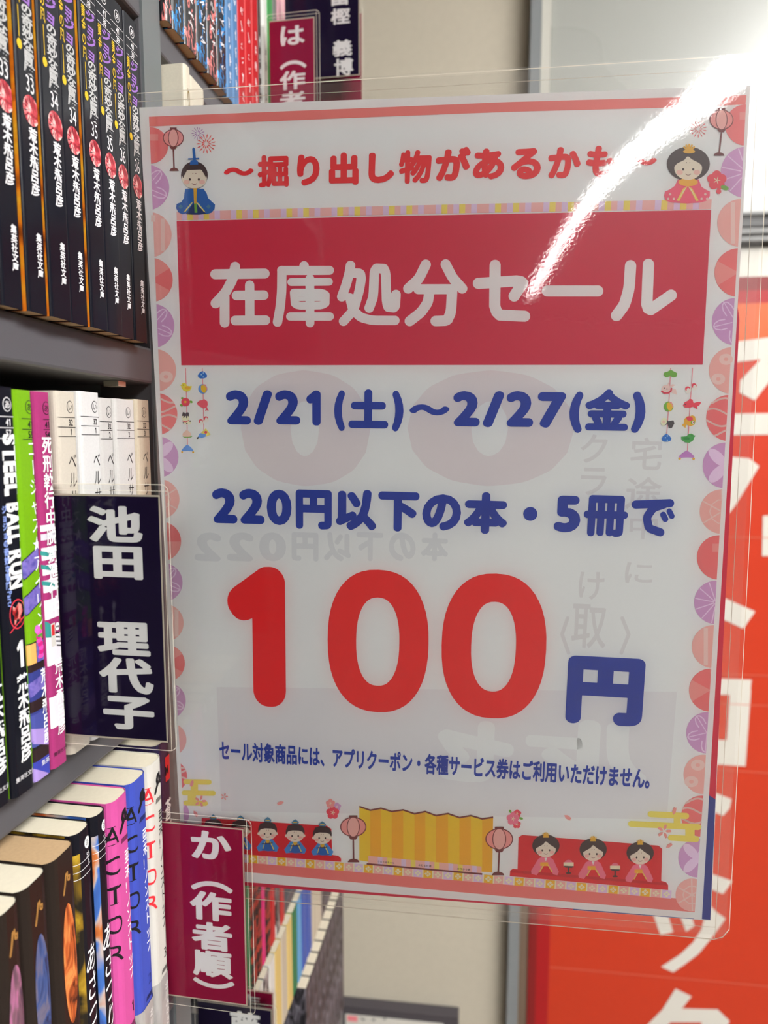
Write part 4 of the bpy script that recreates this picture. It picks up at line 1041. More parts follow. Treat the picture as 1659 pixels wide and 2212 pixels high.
# red title block with its striped band
nt.poly([(382,478),(900,466),(1536,453.5),(1517.4,787.7),(392,789)], C_CRIM, 3)
band = 'YPLPPLYPL'
(ua, va), (ub, vb) = S(382, 467), S(1536.4, 441)
cell = (S(560,455)[0]-S(440,455)[0])/10.1
k0 = -int((S(440,460)[0]-ua)/cell)-1
for k in range(k0, 140):
    u0 = S(440,460)[0]+k*cell; u1 = u0+cell
    if u1 < ua or u0 > ub: continue
    u0, u1 = max(u0, ua), min(u1, ub)
    f = ((u0+u1)/2-ua)/(ub-ua); x = 382+1154*f
    vt = S(x, 458-27.3*f-2*math.sin(f*math.pi))[1]; vl = S(x, 476.5-24.5*f-2.5*math.sin(f*math.pi))[1]
    m = {'Y': C_YEL, 'P': C_PNKS, 'L': C_LAVS}[band[k % 9]]
    i4 = [nt.vert((u, v, NZ+LZ*3)) for u, v in ((u0, vl), (u1, vl), (u1, vt), (u0, vt))]; nt.face(i4, m)
# lettering
W6 = ink((222, 224, 222))
def brush(ox, oy, sc, strokes, m, L=6):
    """round-ended strokes given by their centre lines (measured on a crop at ox, oy with scale sc)"""
    segs = []; ws = []
    for w, pts in strokes:
        P = [(ox+x*sc, oy+y*sc) for x, y in pts]
        if len(P) > 2:      # soften the bends
            q = [P[0]]
            for k in range(1, len(P)-1):
                for t in (0.25, 0.5, 0.75):
                    a, b, c = P[k-1], P[k], P[k+1]
                    a = (b[0]+(a[0]-b[0])*0.35, b[1]+(a[1]-b[1])*0.35); c = (b[0]+(c[0]-b[0])*0.35, b[1]+(c[1]-b[1])*0.35)
                    q.append(((1-t)**2*a[0]+2*t*(1-t)*b[0]+t*t*c[0], (1-t)**2*a[1]+2*t*(1-t)*b[1]+t*t*c[1]))
            P = q+[P[-1]]
        for a, b in zip(P[:-1], P[1:]): segs.append((*a, *b)); ws.append(w*sc/2)
    A = np.array(segs); W = np.array(ws)
    xs = np.arange(A[:,[0,2]].min()-18, A[:,[0,2]].max()+18, 0.9); ys = np.arange(A[:,[1,3]].min()-18, A[:,[1,3]].max()+18, 0.9)
    X, Y = np.meshgrid(xs, ys); F = np.full(X.shape, 1e9)
    for (ax, ay, bx, by), w in zip(A, W):
        dx, dy = bx-ax, by-ay; t = np.clip(((X-ax)*dx+(Y-ay)*dy)/(dx*dx+dy*dy+1e-9), 0, 1)
        F = np.minimum(F, np.hypot(X-ax-t*dx, Y-ay-t*dy)-w)
    lp = [simplify(l, 0.1) for l in contour(F, xs, ys)]
    verts, edges = [], []
    for l in lp:
        b = len(verts); verts += [Vector(p) for p in l]; edges += [(b+k, b+(k+1) % len(l)) for k in range(len(l))]
    ov, oe, of, *_ = geometry.delaunay_2d_cdt(verts, edges, [], 0, 1e-5)
    S3 = np.array([[*verts[a], *verts[b]] for a, b in edges])
    T = [(f[0], f[k], f[k+1]) for f in of for k in range(1, len(f)-1)]
    cc = np.array([[sum(ov[i][0] for i in t)/3, sum(ov[i][1] for i in t)/3] for t in T])
    ins = sdf(S3, cc[:,0:1], cc[:,1:2])[:,0] < 0
    sgl(([(v.x, v.y) for v in ov], [t for t, q in zip(T, ins) if q]), lambda x, y: S(x, y), m, L)
brush(300, 440, 0.3376, [(64, [(490,452),(806,448)]), (64, [(617,404),(604,480),(556,570),(492,638)]), (62, [(550,600),(550,762)]), (60, [(710,522),(711,745)]), (62, [(626,588),(800,586)]), (62, [(618,748),(811,746)])], W6)
brush(300, 440, 0.3376, [(60, [(1058,398),(1058,425)]), (58, [(914,428),(1220,427)]), (60, [(916,428),(915,560),(906,660),(888,758)]), (50, [(976,502),(1217,500)]), (50, [(992,570),(994,656),(1200,653),(1202,568),(992,570)]), (28, [(995,610),(1200,610)]), (54, [(970,722),(1222,722)]), (56, [(1095,480),(1096,764)])], W6)
brush(700, 540, 0.2411, [(86, [(238,140),(228,205),(200,310),(160,420)]), (84, [(262,208),(328,208),(334,260),(318,360),(268,540),(175,640)]), (84, [(232,430),(258,540),(330,606),(430,632),(636,632)]), (86, [(405,520),(444,420),(450,160),(556,160),(560,520),(640,520),(645,400)])], W6)
brush(700, 540, 0.2411, [(92, [(912,132),(850,262),(755,346)]), (92, [(1090,130),(1150,250),(1238,346)]), (90, [(845,352),(1150,352)]), (92, [(946,365),(932,470),(870,560),(768,638)]), (94, [(1148,360),(1138,560),(1105,636),(1000,637)])], W6)
brush(860, 440, 0.4816, [(50, [(435,277),(429,505),(567,505)]), (50, [(360,358),(574,342),(520,415)])], W6)
brush(860, 440, 0.4816, [(50, [(669,392),(895,392)])], W6)
brush(860, 440, 0.4816, [(51, [(1042,279),(1036,380),(1015,455),(979,502)]), (51, [(1122,273),(1110,497),(1224,411)])], W6)
for ch, *b in (('〜',484,362,548,380),('掘',557,335,624,404.7),('り',642,334,690.7,401),('出',710.7,329.8,775,400),('し',796.3,329.8,851.5,395.6),('物',862,324.5,932.3,396.8),('が',941,318.6,1016,391),('あ',1022,321,1089.6,388),('る',1104,320.7,1168.4,387.5),('か',1183.8,317.8,1254,385.4),('も',1266,315,1330,384),('〜',1352,339,1418,358)):
    gbox(ch, *b, C_RED, (0.026, 0.055) if ch not in '掘物' else (0.022, 0.042))
for ch, *b in (('2',489,843,542,917),('/',548,843,588,918),('2',595,843,649,917),('1',662,843.5,693,919),('(',722,843,745,931),('土',753,841,839,925),(')',847.7,844,871.8,932),('〜',885,873.5,970.7,897),('2',979,845,1037,921),('/',1044,845,1088,923),('2',1093.6,845,1152.7,922),('7',1160.7,847,1221.4,924),('(',1230,846,1258,935),('金',1264,841,1360,930),(')',1365,846,1394,935),
               ('2',459.3,1055,512.7,1130),('2',517.6,1056,571.6,1131.5),('0',576.5,1057.6,630,1134),('円',639,1058,717,1143),('以',726,1057.6,813,1145),('下',817,1062.4,905.6,1148),('の',912.4,1067.7,996,1145.6),('本',1003,1063,1095.6,1153),('5',1197.4,1070.6,1254,1149.7),('冊',1260.8,1070,1356,1159.3)):
    gbox(ch, *b, C_BLUE, (0.024, 0.050) if ch in '冊金' else (0.03, 0.052) if ch in '0123456789/()' else (0.026, 0.060))
nt.ell(1145.6, 1110, 15.2, 15, C_BLUE, 6)
brush(1080, 1040, 0.2411, [(74, [(1216,206),(1522,194)]), (74, [(1470,204),(1370,236),(1312,320),(1330,420),(1435,455)]), (54, [(1461,297),(1480,336)]), (50, [(1516,266),(1538,310)])], C_BLUE)
RAW['O1', 0.0] = ([(0.255, 0), (0.405, 0), (0.405, 1), (0.30, 1), (0.0, 0.80), (0.085, 0.69), (0.255, 0.80)], [(0, 1, 2), (0, 2, 6), (6, 2, 3), (6, 3, 4), (6, 4, 5)])
RAW['O0', 0.0] = _ring(0.70, 1.0, 0.20, 0.19)
ROUND['O1', 0.03, 0.055] = rounded('O1', 0.055, 0.078, 0.006); ROUND['O0', 0.0, 0.0] = RAW['O0', 0.0]
gbox('O1', 493, 1223, 617, 1524.6, C_RED2, (0.03, 0.055)); gbox('O0', 708, 1230.5, 926, 1538, C_RED2, (0.0, 0.0)); gbox('O0', 954, 1238.6, 1180, 1551.5, C_RED2, (0.0, 0.0))
gbox('円', 1224, 1419, 1390.5, 1566, C_BLUE, (0.026, 0.058))
small = 'セール対象商品には、アプリクーポン・各種サービス券はご利用いただけません。'
(u0, v0), (u1, v1) = S(485.5, 1620.5), S(1379.6, 1680)
for k, ch in enumerate(small):
    u = u0+(u1-u0)*k/35; v = v0+(v1-v0)*k/35
    em = (u1-u0)/35
    g = rounded(ch, 0.0, 0.034, 0.014)
    sgl(g, lambda x, y, u=u, v=v: (u+(x-0.5)*em*1.0, v+(y-0.38)*em*1.86), C_BLUE, 6)
# ---- illustrations
def lantern(cx, cy, rx, ry, px_, pyb, k=1.0):
    nt.ell(cx, cy, rx, ry, C_MAR, 5); nt.ell(cx, cy, rx-2.2*k, ry-2.2*k, C_PINK2, 6)
    nt.ell(cx, cy, rx*0.5, ry, C_MAR, 7); nt.ell(cx, cy, rx*0.5-2.0*k, ry-1.0*k, C_PINK, 8)
    nt.rect(cx-rx*0.32, cy-ry-3.5*k, cx+rx*0.32, cy-ry+1.5*k, C_MAR, 8)
    nt.poly([(cx-rx*0.36, cy+ry-1*k), (cx+rx*0.36, cy+ry-1*k), (cx+rx*0.2, cy+ry+5.5*k), (cx-rx*0.2, cy+ry+5.5*k)], C_MAR, 8)
    nt.stroke([(cx, cy+ry+4*k), (px_, pyb)], 3.6*k, C_MAR, 7, False)
    nt.ell(px_, pyb, rx*0.44, 8*k, C_MAR, 8, a0=math.pi, a1=2*math.pi, n=14)
lantern(375, 298.6, 22.7, 19.4, 376.8, 370, 0.9); lantern(1558, 259, 26, 22, 1552.6, 337, 0.95)
lantern(763.3, 1785.6, 28.4, 21.7, 764, 1862, 1.0); lantern(1078.4, 1811.6, 30, 23.2, 1076, 1890, 1.0)
def burst(cx, cy, r, m, n=13):
    for ring, (ra, rb, w, q) in enumerate(((0.14, 0.52, 0.075, n-4), (0.46, 1.0, 0.06, n))):
        for k in range(q):
            a = 2*math.pi*(k+0.5*ring)/q
            c, s_ = math.cos(a), math.sin(a); mid = ra+(rb-ra)*0.6
            nt.poly([(cx+r*ra*c, cy+r*ra*s_), (cx+r*(mid*c-w*s_), cy+r*(mid*s_+w*c)), (cx+r*rb*c, cy+r*rb*s_), (cx+r*(mid*c+w*s_), cy+r*(mid*s_-w*c))], m, 5)
burst(428, 288.5, 15, ink((160, 120, 170))); burst(446, 311, 22, ink((214, 96, 92)), 15); burst(1508, 279, 20, C_ROSE, 14)
def face(cx, cy, rx, ry, k, eye=1.0):
    nt.ell(cx, cy, rx, ry, C_SKIN, 8)
    for q in (-1, 1):
        nt.ell(cx+q*rx*0.62, cy+ry*0.36, rx*0.24, ry*0.22, C_CHK, 9, n=14); nt.ell(cx+q*rx*0.36*eye, cy+ry*0.10, 2.3*k, 2.7*k, C_HAIR, 10, n=12)
        nt.ell(cx+q*rx*0.12, cy-ry*0.48, 0.9*k, 1.0*k, C_MAR, 10, n=8)
    nt.stroke([(cx+rx*0.20*math.cos(t), cy+ry*(0.44+0.16*math.sin(t))) for t in np.linspace(0.25, math.pi-0.25, 7)], 1.1*k, C_MAR, 10, False)
def crown(cx, cy, k):
    for a in (-0.9, -0.45, 0, 0.45, 0.9): nt.stroke([(cx+3*k*math.sin(a), cy), (cx+11*k*math.sin(a), cy-11*k*math.cos(a))], 3.2*k, C_ORG, 10)
    nt.rect(cx-8*k, cy-2*k, cx+8*k, cy+3*k, C_ORG, 10)
# emperor doll
nt.poly([(401,408),(440,408),(447,418),(450,428),(458,436),(465,442),(464,452),(457,460),(447,463),(440,461),(432,464),(414,464),(404,461),(394,463),(386,459),(381,450),(382,441),(392,437),(398,428),(399,417)], C_ROBD, 6)
nt.poly([(402,463),(418,440),(424,440),(446,462),(432,464),(414,464)], ink((30, 50, 100)), 7)
for q in (-1, 1): nt.poly([(421+q*3,436),(421+q*9,440),(421+q*24,459),(421+q*20,458),(421+q*8,444)], C_YEL, 8); nt.poly([(421+q*5,438.5),(421+q*9,442),(421+q*20,456),(421+q*10,447)], C_CRM, 9)
nt.poly([(418.5,407),(426,407),(425,442),(420,442)], C_ORG, 9); nt.poly([(420,440),(426,440),(427,460),(421,460)], C_GRN, 9)
for q in (-1, 1): nt.ell(421+q*30, 447, 5, 5, C_TEAL, 8, n=4)
nt.ell(420.5, 379, 29, 30, C_HAIR, 7); face(420.5, 386, 27, 22, 1.0); nt.poly([(396,386),(393,372),(399,362),(406,358),(404,370),(398,381)], C_HAIR, 9); nt.poly([(446,385),(449,372),(443,362),(434,357),(437,369),(443,379)], C_HAIR, 9)
nt.poly([(404,368),(437,367),(436,356),(420,351),(405,357)], C_HAIR, 9)
nt.poly([(411,357),(412,348),(418,346),(416,322),(419,319),(422,322),(424,346),(428,348),(429,356)], C_ROBD, 11); nt.stroke([(408,344),(430,343)], 2.6, C_ROBD, 11)
# empress doll
nt.poly([(1464,388),(1509,388),(1515,404),(1524,410),(1533,414),(1533,424),(1526,434),(1512,438),(1484,440),(1452,438),(1438,434),(1434,424),(1436,414),(1446,410),(1457,402)], ink((220, 84, 112)), 6)
for q in (-1, 1):
    nt.poly([(1485,402),(1485+q*10,408),(1485+q*24,434),(1485+q*18,435),(1485+q*6,412)], C_YEL, 8); nt.poly([(1485+q*2,405),(1485+q*8,410),(1485+q*19,431),(1485+q*12,420)], C_CRM, 9)
    for a, b in ((38, 420), (30, 430), (42, 430)): nt.ell(1485+q*a, b, 3, 3, C_PALE, 7, n=5)
nt.ell(1486, 394, 21, 9, C_ORG, 8); nt.ell(1486.5, 354.5, 46.5, 37, C_HAIR, 7); face(1486, 364, 30, 25, 1.05)
nt.poly([(1455,362),(1452,345),(1470,330),(1486,336),(1478,346),(1462,354)], C_HAIR, 9); nt.poly([(1518,362),(1521,345),(1502,330),(1484,336),(1494,345),(1510,353)], C_HAIR, 9)
crown(1488, 327, 1.25); nt.ell(1488, 328, 13, 4, C_ORG, 10)
# plum sprig right
def plum(cx, cy, r, m, c2=C_CRM):
    for k in range(5):
        a = k*2*math.pi/5-math.pi/2; nt.ell(cx+r*0.55*math.cos(a), cy+r*0.55*math.sin(a), r*0.48, r*0.48, m, 6, n=14)
    nt.ell(cx, cy, r*0.5, r*0.5, m, 6, n=12)
    for k in range(5): a = k*2*math.pi/5; nt.stroke([(cx, cy), (cx+r*0.34*math.cos(a), cy+r*0.34*math.sin(a))], r*0.07, c2, 7)
plum(1548, 390, 21, C_PLUM); nt.ell(1565, 406, 9, 5, C_GRN, 6, rot=0.3); nt.ell(1552, 414, 5.5, 5.5, C_PLUM, 6)
plum(714, 1735, 10, C_PINK2); plum(728, 1742, 9, C_LIL); plum(719, 1755, 14, C_PLUM)
plum(1108, 1768, 14, C_KIM); plum(1117, 1757, 9, C_PLUM); plum(1116, 1780, 9, C_PLUM)
nt.ell(1102, 1752, 4, 2.5, C_GRN, 6, rot=1.0); nt.ell(1125, 1767, 5, 2.5, C_GRN, 6, rot=0.3)
def petal(cx, cy, r, a, m=C_PINK2):
    c, s_ = math.cos(a), math.sin(a)
    nt.poly([(cx+x*r*c-y*r*s_, cy+x*r*s_+y*r*c) for x, y in ((-1,0),(-0.3,-0.45),(0.6,-0.4),(1,-0.2),(0.75,0),(1,0.2),(0.6,0.4),(-0.3,0.45))], m, 7)
for p in ((606,1734,8,2.8),(1226,1765,9,0.6),(1456,1751,9,-1.3),(1445,1826,8,-0.6),(415,1691,8,1.9),(423,1757,8,1.0),(1198+30,1768,4,1)): petal(*p)
def sakura(cx, cy, r):
    for k in range(5): a = k*2*math.pi/5-1.3; petal(cx+r*0.58*math.cos(a), cy+r*0.58*math.sin(a), r*0.42, a)
sakura(1434, 1795, 16); sakura(433, 1730, 13); sakura(485, 1720, 8)
for pts in ([(1405,1758),(1482,1762)], [(1363,1779),(1508,1786)], [(1449,1809),(1504,1812)]): nt.stroke(pts, 13, C_YEL, 5)
nt.rect(1455, 1760, 1470, 1782, C_YEL, 5); nt.rect(1480, 1783, 1500, 1810, C_YEL, 5)
for pts in ([(402,1688),(452,1689)], [(398,1712),(461,1713)], [(402,1734),(444,1735)]): nt.stroke(pts, 11, C_YEL, 5)
nt.rect(412, 1690, 428, 1712, C_YEL, 5); nt.rect(406, 1714, 424, 1734, C_YEL, 5)
# hanging charms left
def lx(x, y): return (370+x*0.0994, 780+y*0.0994)
def rx_(x, y): return (1400+x*0.104, 780+y*0.104)
C_STR = ink((214, 130, 140)); C_PCH = ink((240, 180, 164)); C_DKG = ink((70, 66, 70)); C_LB = ink((90, 140, 206))
nt.stroke([lx(315,155), lx(340,1000), lx(357,1820)], 1.7, C_STR, 4, False); nt.stroke([lx(677,155), lx(700,850), lx(710,1500)], 1.7, C_STR, 4, False)
def E_(f, x, y, rx, ry, m, L=6, rot=0): p = f(x, y); q = f(x+rx, y); nt.ell(p[0], p[1], q[0]-p[0], (q[0]-p[0])*ry/rx, m, L, n=22, rot=rot)
def P_(f, pts, m, L=6): nt.poly([f(*p) for p in pts], m, L)
P_(lx, [(190,518),(225,515),(250,480),(300,478),(335,505),(350,540),(400,545),(450,540),(440,600),(400,650),(330,665),(270,640),(230,590),(222,545)], ink((230,196,70))); E_(lx,360,582,60,38,C_ORG,7); E_(lx,262,520,12,9,C_DKG,7)
E_(lx,315,890,95,92,C_PLUM); E_(lx,310,888,28,26,C_ORG,7)
for c in ((248,812),(225,960),(435,885)): E_(lx,*c,34,26,C_GRN,5,rot=0.5)
E_(lx,315,1235,85,80,C_CRM); P_(lx,[(235,1200),(255,1110),(290,1115),(310,1150),(340,1110),(385,1120),(395,1220),(370,1190),(340,1215),(315,1190),(290,1215),(260,1190)],C_DKG,7); E_(lx,278,1222,14,12,C_DKG,8); E_(lx,342,1228,14,12,C_DKG,8); E_(lx,350,1330,90,50,C_CRM,5); nt.stroke([lx(250,1300),lx(315,1322),lx(390,1290)],1.6,C_PLUM,8)
for c in ((265,1340),(345,1355),(415,1305)): E_(lx,*c,15,15,C_DKG,7)
P_(lx,[(340,1490),(390,1530),(435,1575),(435,1620),(400,1645),(290,1645),(250,1620),(250,1575),(290,1535)],C_PCH); P_(lx,[(240,1630),(290,1645),(400,1645),(468,1620),(440,1655),(380,1665),(290,1662)],C_GRN,7)
P_(lx,[(352,1812),(420,1860),(485,1935),(480,1960),(350,1950),(230,1960),(230,1930),(290,1860)],C_LB); E_(lx,240,1975,22,20,C_ORG); E_(lx,480,1978,22,20,C_ORG)
def clam(f, cx, cy, m): P_(f, [(cx,cy-95),(cx+60,cy-60),(cx+103,cy),(cx+90,cy+45),(cx+30,cy+68),(cx-40,cy+68),(cx-90,cy+45),(cx-103,cy),(cx-60,cy-60)], m); [E_(f, cx+a, cy+b, 15, 13, ink((150,190,226)), 7) for a, b in ((20,-52),(-22,-14),(18,36))]
clam(lx, 682, 310, ink((36, 100, 180)))
def ball(f, cx, cy, c1, c2): E_(f,cx,cy,100,104,c1); P_(f,[(cx-10,cy-100),(cx+60,cy-95),(cx+98,cy-20),(cx+90,cy+50),(cx+50,cy-60)],C_PINK2,7); P_(f,[(cx-40,cy-70),(cx+10,cy-84),(cx+60,cy-50),(cx+80,cy+20),(cx+50,cy+90),(cx,cy+80),(cx-40,cy+10)],C_GOLD,8)
ball(lx, 690, 605, C_LB, None)
P_(lx,[(562,915),(600,865),(700,840),(720,825),(790,875),(800,945),(780,1000),(820,1080),(775,1068),(735,1085),(765,1025),(690,1022),(610,980),(570,940)],ink((222,84,100))); E_(lx,600,900,10,10,C_DKG,7)
for c in ((655,1325),(765,1262)): E_(lx,*c,60,64,ink((238,206,200))); E_(lx,c[0]-8,c[1]-18,48,44,ink((204,70,84)),7); E_(lx,c[0]+2,c[1]+4,30,40,ink((238,206,200)),8)
P_(lx,[(755,1460),(858,1595),(760,1640),(650,1560)],ink((230,196,90))); E_(lx,755,1548,32,30,C_PLUM,7); P_(lx,[(615,1580),(640,1565),(760,1590),(750,1640),(680,1668),(610,1665),(580,1650)],C_LB,7); nt.stroke([lx(560,1680),lx(600,1660)],3.2,BLACK,7,False)
# hanging charms right
nt.stroke([rx_(468,140), rx_(430,850), rx_(385,1520)], 1.8, C_STR, 4, False); nt.stroke([rx_(922,140), rx_(870,900), rx_(812,1870)], 1.8, C_STR, 4, False)
P_(rx_,[(470,180),(530,215),(600,250),(590,320),(530,340),(460,315),(370,338),(320,300),(325,240),(390,225)],C_GRN)
P_(rx_,[(390,510),(420,440),(440,460),(430,510)],C_PALE); P_(rx_,[(440,520),(500,480),(568,495),(480,550)],C_PALE); E_(rx_,370,575,95,80,C_PALE); P_(rx_,[(490,570),(575,590),(600,700),(480,660)],C_PALE,5); nt.stroke([rx_(280,628),rx_(330,665),rx_(420,662),rx_(470,620),rx_(480,570)],3.4,ink((190,44,70)),8); E_(rx_,330,562,12,12,C_DKG,8); E_(rx_,388,580,12,12,C_DKG,8)
ball(rx_, 422, 945, C_GRN, None)
P_(rx_,[(370,1200),(420,1250),(520,1230),(545,1290),(490,1390),(430,1395),(400,1310),(340,1340)],C_DKG); E_(rx_,325,1258,62,85,C_CRM,7,rot=0.3); E_(rx_,318,1262,26,32,C_PCH,8)
clam(rx_, 378, 1605, ink((40, 104, 184)))
for c in ((825,595),(957,530)): E_(rx_,*c,68,78,ink((238,206,200))); E_(rx_,c[0]-8,c[1]-20,54,50,ink((204,60,80)),7); E_(rx_,c[0]+4,c[1]+8,34,44,ink((238,206,200)),8)
P_(rx_,[(720,920),(750,860),(830,820),(860,780),(920,800),(940,870),(1050,845),(1100,860),(1060,920),(1015,945),(1025,1000),(930,950),(860,968),(760,965)],ink((212,66,84))); E_(rx_,766,900,14,12,C_DKG,7)
P_(rx_,[(745,1210),(800,1150),(880,1140),(910,1125),(970,1150),(985,1230),(960,1320),(880,1355),(790,1320),(770,1390),(700,1330),(745,1290)],C_ORG); E_(rx_,860,1195,70,48,C_PLUM,7,rot=0.2); E_(rx_,925,1275,45,42,C_GRN,7); E_(rx_,930,1275,26,28,WHITE,8); E_(rx_,938,1275,14,16,C_PLUM,9)
P_(rx_,[(680,1570),(790,1560),(840,1515),(900,1505),(950,1540),(988,1548),(955,1580),(930,1650),(850,1700),(760,1685),(690,1630)],ink((66,150,72))); E_(rx_,905,1548,12,10,C_DKG,7); E_(rx_,790,1610,70,34,ink((48,130,60)),7)
P_(rx_,[(800,1855),(880,1905),(955,1975),(945,2005),(790,2000),(640,2010),(640,1970),(720,1900)],ink((176,120,180))); E_(rx_,652,2025,26,24,C_ORG); E_(rx_,942,2028,26,24,C_ORG)
# doll steps at the bottom
nt.poly([(436,1766),(706,1783),(716,1790),(718,1846),(731,1848),(737,1854),(737,1861),(420,1838),(424,1832),(434,1831)], C_DRED, 4)
nt.poly([(1120,1808),(1128,1803),(1422,1826),(1430,1833),(1428,1902),(1438,1905),(1443,1911),(1443,1922),(1101,1892),(1102,1880),(1108,1876),(1118,1877)], C_DRED, 4)
nt.poly([(1104,1878),(1440,1906),(1440,1912),(1104,1884)], ink((176, 18, 34)), 5)
(ur, vr) = S(1450.6, 1923); ul = S(415, 1834)[0]; cw = (ur-S(1427.3,1921)[0])
k = 0; u = ur
while u > ul and k < 80:
    x0 = u-cw*0.87; nm = ('L', 'P', 'G')[k % 3]
    f = (ur-(u+x0)/2)/(ur-S(547,1846.5)[0]); x = 1450.6-(1450.6-547)*f; y = 1923-(1923-1846.5)*(1-(1-f)**1.0)
    xa_, ya_ = x, y
    vt = S(xa_, ya_)[1]; sl = (S(1450.6,1923)[1]-S(547,1846.5)[1])/(ur-S(547,1846.5)[0])*cw/2; hgt = vt-S(xa_, ya_+17.5)[1]
    m = {'L': C_LAVS, 'P': C_PNKS, 'G': C_GOLD}[nm]
    for (a, b, mm_) in ((x0, u, m), (u-cw, x0, C_CRM)):
        i4 = [nt.vert((q, v, NZ+LZ*5)) for q, v in ((a, vt-hgt-sl), (b, vt-hgt+sl), (b, vt+sl), (a, vt-sl))]; nt.face(i4, mm_)
    cu, cv_ = (x0+u)/2, vt-hgt/2; d = cw*0.15
    for dx, dy in ((0, 1.25), (0, -1.25), (1.25, 0), (-1.25, 0)):
        i4 = [nt.vert((cu+dx*d+ex*d, cv_+dy*d+ey*d, NZ+LZ*6)) for ex, ey in ((-1,0),(0,-1),(1,0),(0,1))]; nt.face(i4, C_CRM)
    u -= cw; k += 1
def court(cx, cy, k=1.0):      # musician in blue
    nt.poly([(cx-20,cy+68),(cx-24,cy+60),(cx-10,cy+42),(cx+10,cy+42),(cx+24,cy+60),(cx+20,cy+69),(cx,cy+66)], C_ROB, 6); nt.poly([(cx-13,cy+66),(cx-4,cy+46),(cx+6,cy+46),(cx+16,cy+67),(cx,cy+68)], C_ROBD, 7)
    nt.stroke([(cx+6,cy+48),(cx+13,cy+64)], 2.2, C_YEL, 8); nt.stroke([(cx-6,cy+48),(cx-10,cy+62)], 1.6, C_YEL, 8)
    nt.poly([(cx-5,cy+44),(cx+5,cy+44),(cx+3,cy+50),(cx-3,cy+50)], C_GOLD, 8); nt.stroke([(cx-12,cy+52),(cx+10,cy+50)], 1.8, C_HAIR, 9)
    nt.ell(cx, cy+22, 20.5, 18, C_HAIR, 7); face(cx, cy+29, 18.5, 14.5, 0.8)
    for q in (-1, 1): nt.ell(cx+q*19, cy+30, 3, 3.5, C_SKIN, 8, n=10)
    nt.poly([(cx-20,cy+22),(cx-16,cy+8),(cx,cy+4),(cx+16,cy+9),(cx+20,cy+23),(cx+8,cy+19),(cx-6,cy+18.5)], C_HAIR, 9)
    nt.poly([(cx-7,cy+4),(cx-8,cy),(cx,cy-6),(cx+8,cy),(cx+7,cy+5)], C_TEAL, 10); nt.stroke([(cx-4,cy+1),(cx+4,cy+1)], 1.6, C_GOLD, 11)
for c in ((461,1764),(520,1766),(578.5,1770),(638,1774.5),(696.5,1779)): court(*c)
def lady(cx, cy):
    nt.poly([(cx-31,cy+79),(cx-32,cy+72),(cx-16,cy+46),(cx-8,cy+42),(cx+8,cy+42),(cx+16,cy+48),(cx+28,cy+74),(cx+25,cy+82),(cx+16,cy+80),(cx+2,cy+58),(cx-2,cy+58),(cx-20,cy+82)], C_KIM, 6)
    nt.poly([(cx-3,cy+44),(cx+3,cy+44),(cx,cy+52)], WHITE, 7)
    for q in (-1, 1): nt.stroke([(cx+q*5,cy+60),(cx+q*13,cy+74)], 2.0, C_YEL, 8)
    nt.poly([(cx-12,cy+54),(cx+5,cy+54),(cx+5,cy+62),(cx-12,cy+62)], C_ORG, 7)
    nt.ell(cx, cy+18, 29.5, 24, C_HAIR, 7); face(cx, cy+26, 21.5, 17, 0.85)
    nt.poly([(cx-22,cy+24),(cx-20,cy+10),(cx-4,cy+4),(cx,cy+8),(cx-6,cy+15)], C_HAIR, 9); nt.poly([(cx+22,cy+24),(cx+20,cy+10),(cx+4,cy+4),(cx,cy+8),(cx+8,cy+15)], C_HAIR, 9)
    crown(cx, cy-2, 0.75)
for c in ((1179,1808),(1281,1816),(1382.5,1823.5)): lady(*c)
for cx, cy in ((1228, 1868), (1328.5, 1875)):
    nt.ell(cx, cy-6, 8, 5.5, C_KIM, 7); nt.rect(cx-11, cy-6, cx+11, cy+2, C_CRM, 8); nt.poly([(cx-11.5,cy+1),(cx+11.5,cy+2),(cx+7,cy+6),(cx-7,cy+5)], C_HAIR, 8); nt.rect(cx-1.5, cy+5, cx+1.5, cy+16, C_HAIR, 8); nt.ell(cx, cy+17, 6, 2, C_HAIR, 8)
# gold folding screen and striped plinth (left plain)
def g_(x, y): return (680+x*0.2893, 1680+y*0.2893)
zig = [(333,207),(415,235),(495,220),(575,245),(660,233),(745,262),(825,245),(905,275),(995,260),(1080,290),(1165,275),(1250,300),(1332,287)]
bot = [(333,615),(415,628),(495,634),(575,642),(660,650),(745,658),(825,666),(905,674),(995,682),(1080,688),(1165,694),(1250,700),(1325,704)]
C_GOLD2 = ink((226, 180, 40)); C_GOLD3 = ink((212, 158, 34))
for k in range(12): nt.poly([g_(*zig[k]), g_(*zig[k+1]), g_(*bot[k+1]), g_(*bot[k])], C_GOLD2 if k % 2 == 0 else C_GOLD3, 5)
nt.stroke([g_(x, y+5) for x, y in zig], 3.4, C_MAR, 7, False)
for k in range(24):
    x0, x1 = 400+845*k/24, 400+845*(k+1)/24
    yt = lambda x: 580+(x-400)*80/845
    nt.poly([g_(x0, yt(x0)), g_(x1, yt(x1)), g_(x1, yt(x1)+62), g_(x0, yt(x0)+62)], (C_PNKS, C_PNKS, C_LAVS, C_PNKS, C_YEL)[k % 5], 7)
nt.stroke([g_(388,640), g_(1250,716)], 3.6, C_MAR, 9, False)
for (cx, cy, w, t) in ((532, 628, 128, 'うるうるちゃん'), (822, 653, 100, 'よむよむ君'), (1112, 680, 100, 'かうかう君')):
    for k, ch in enumerate(t):
        c = g_(cx+(k-(len(t)-1)/2)*w/len(t), cy+(k-(len(t)-1)/2)*w/len(t)*0.09); c = S(*c); e = 0.0012 if len(t) == 7 else 0.0013
        sgl(raw(ch, 0.02), lambda x, y, c=c, e=e: (c[0]+(x-0.5)*e, c[1]+(y-0.38)*e), C_HAIR, 9)
nt.build('printed_sheet', sign)
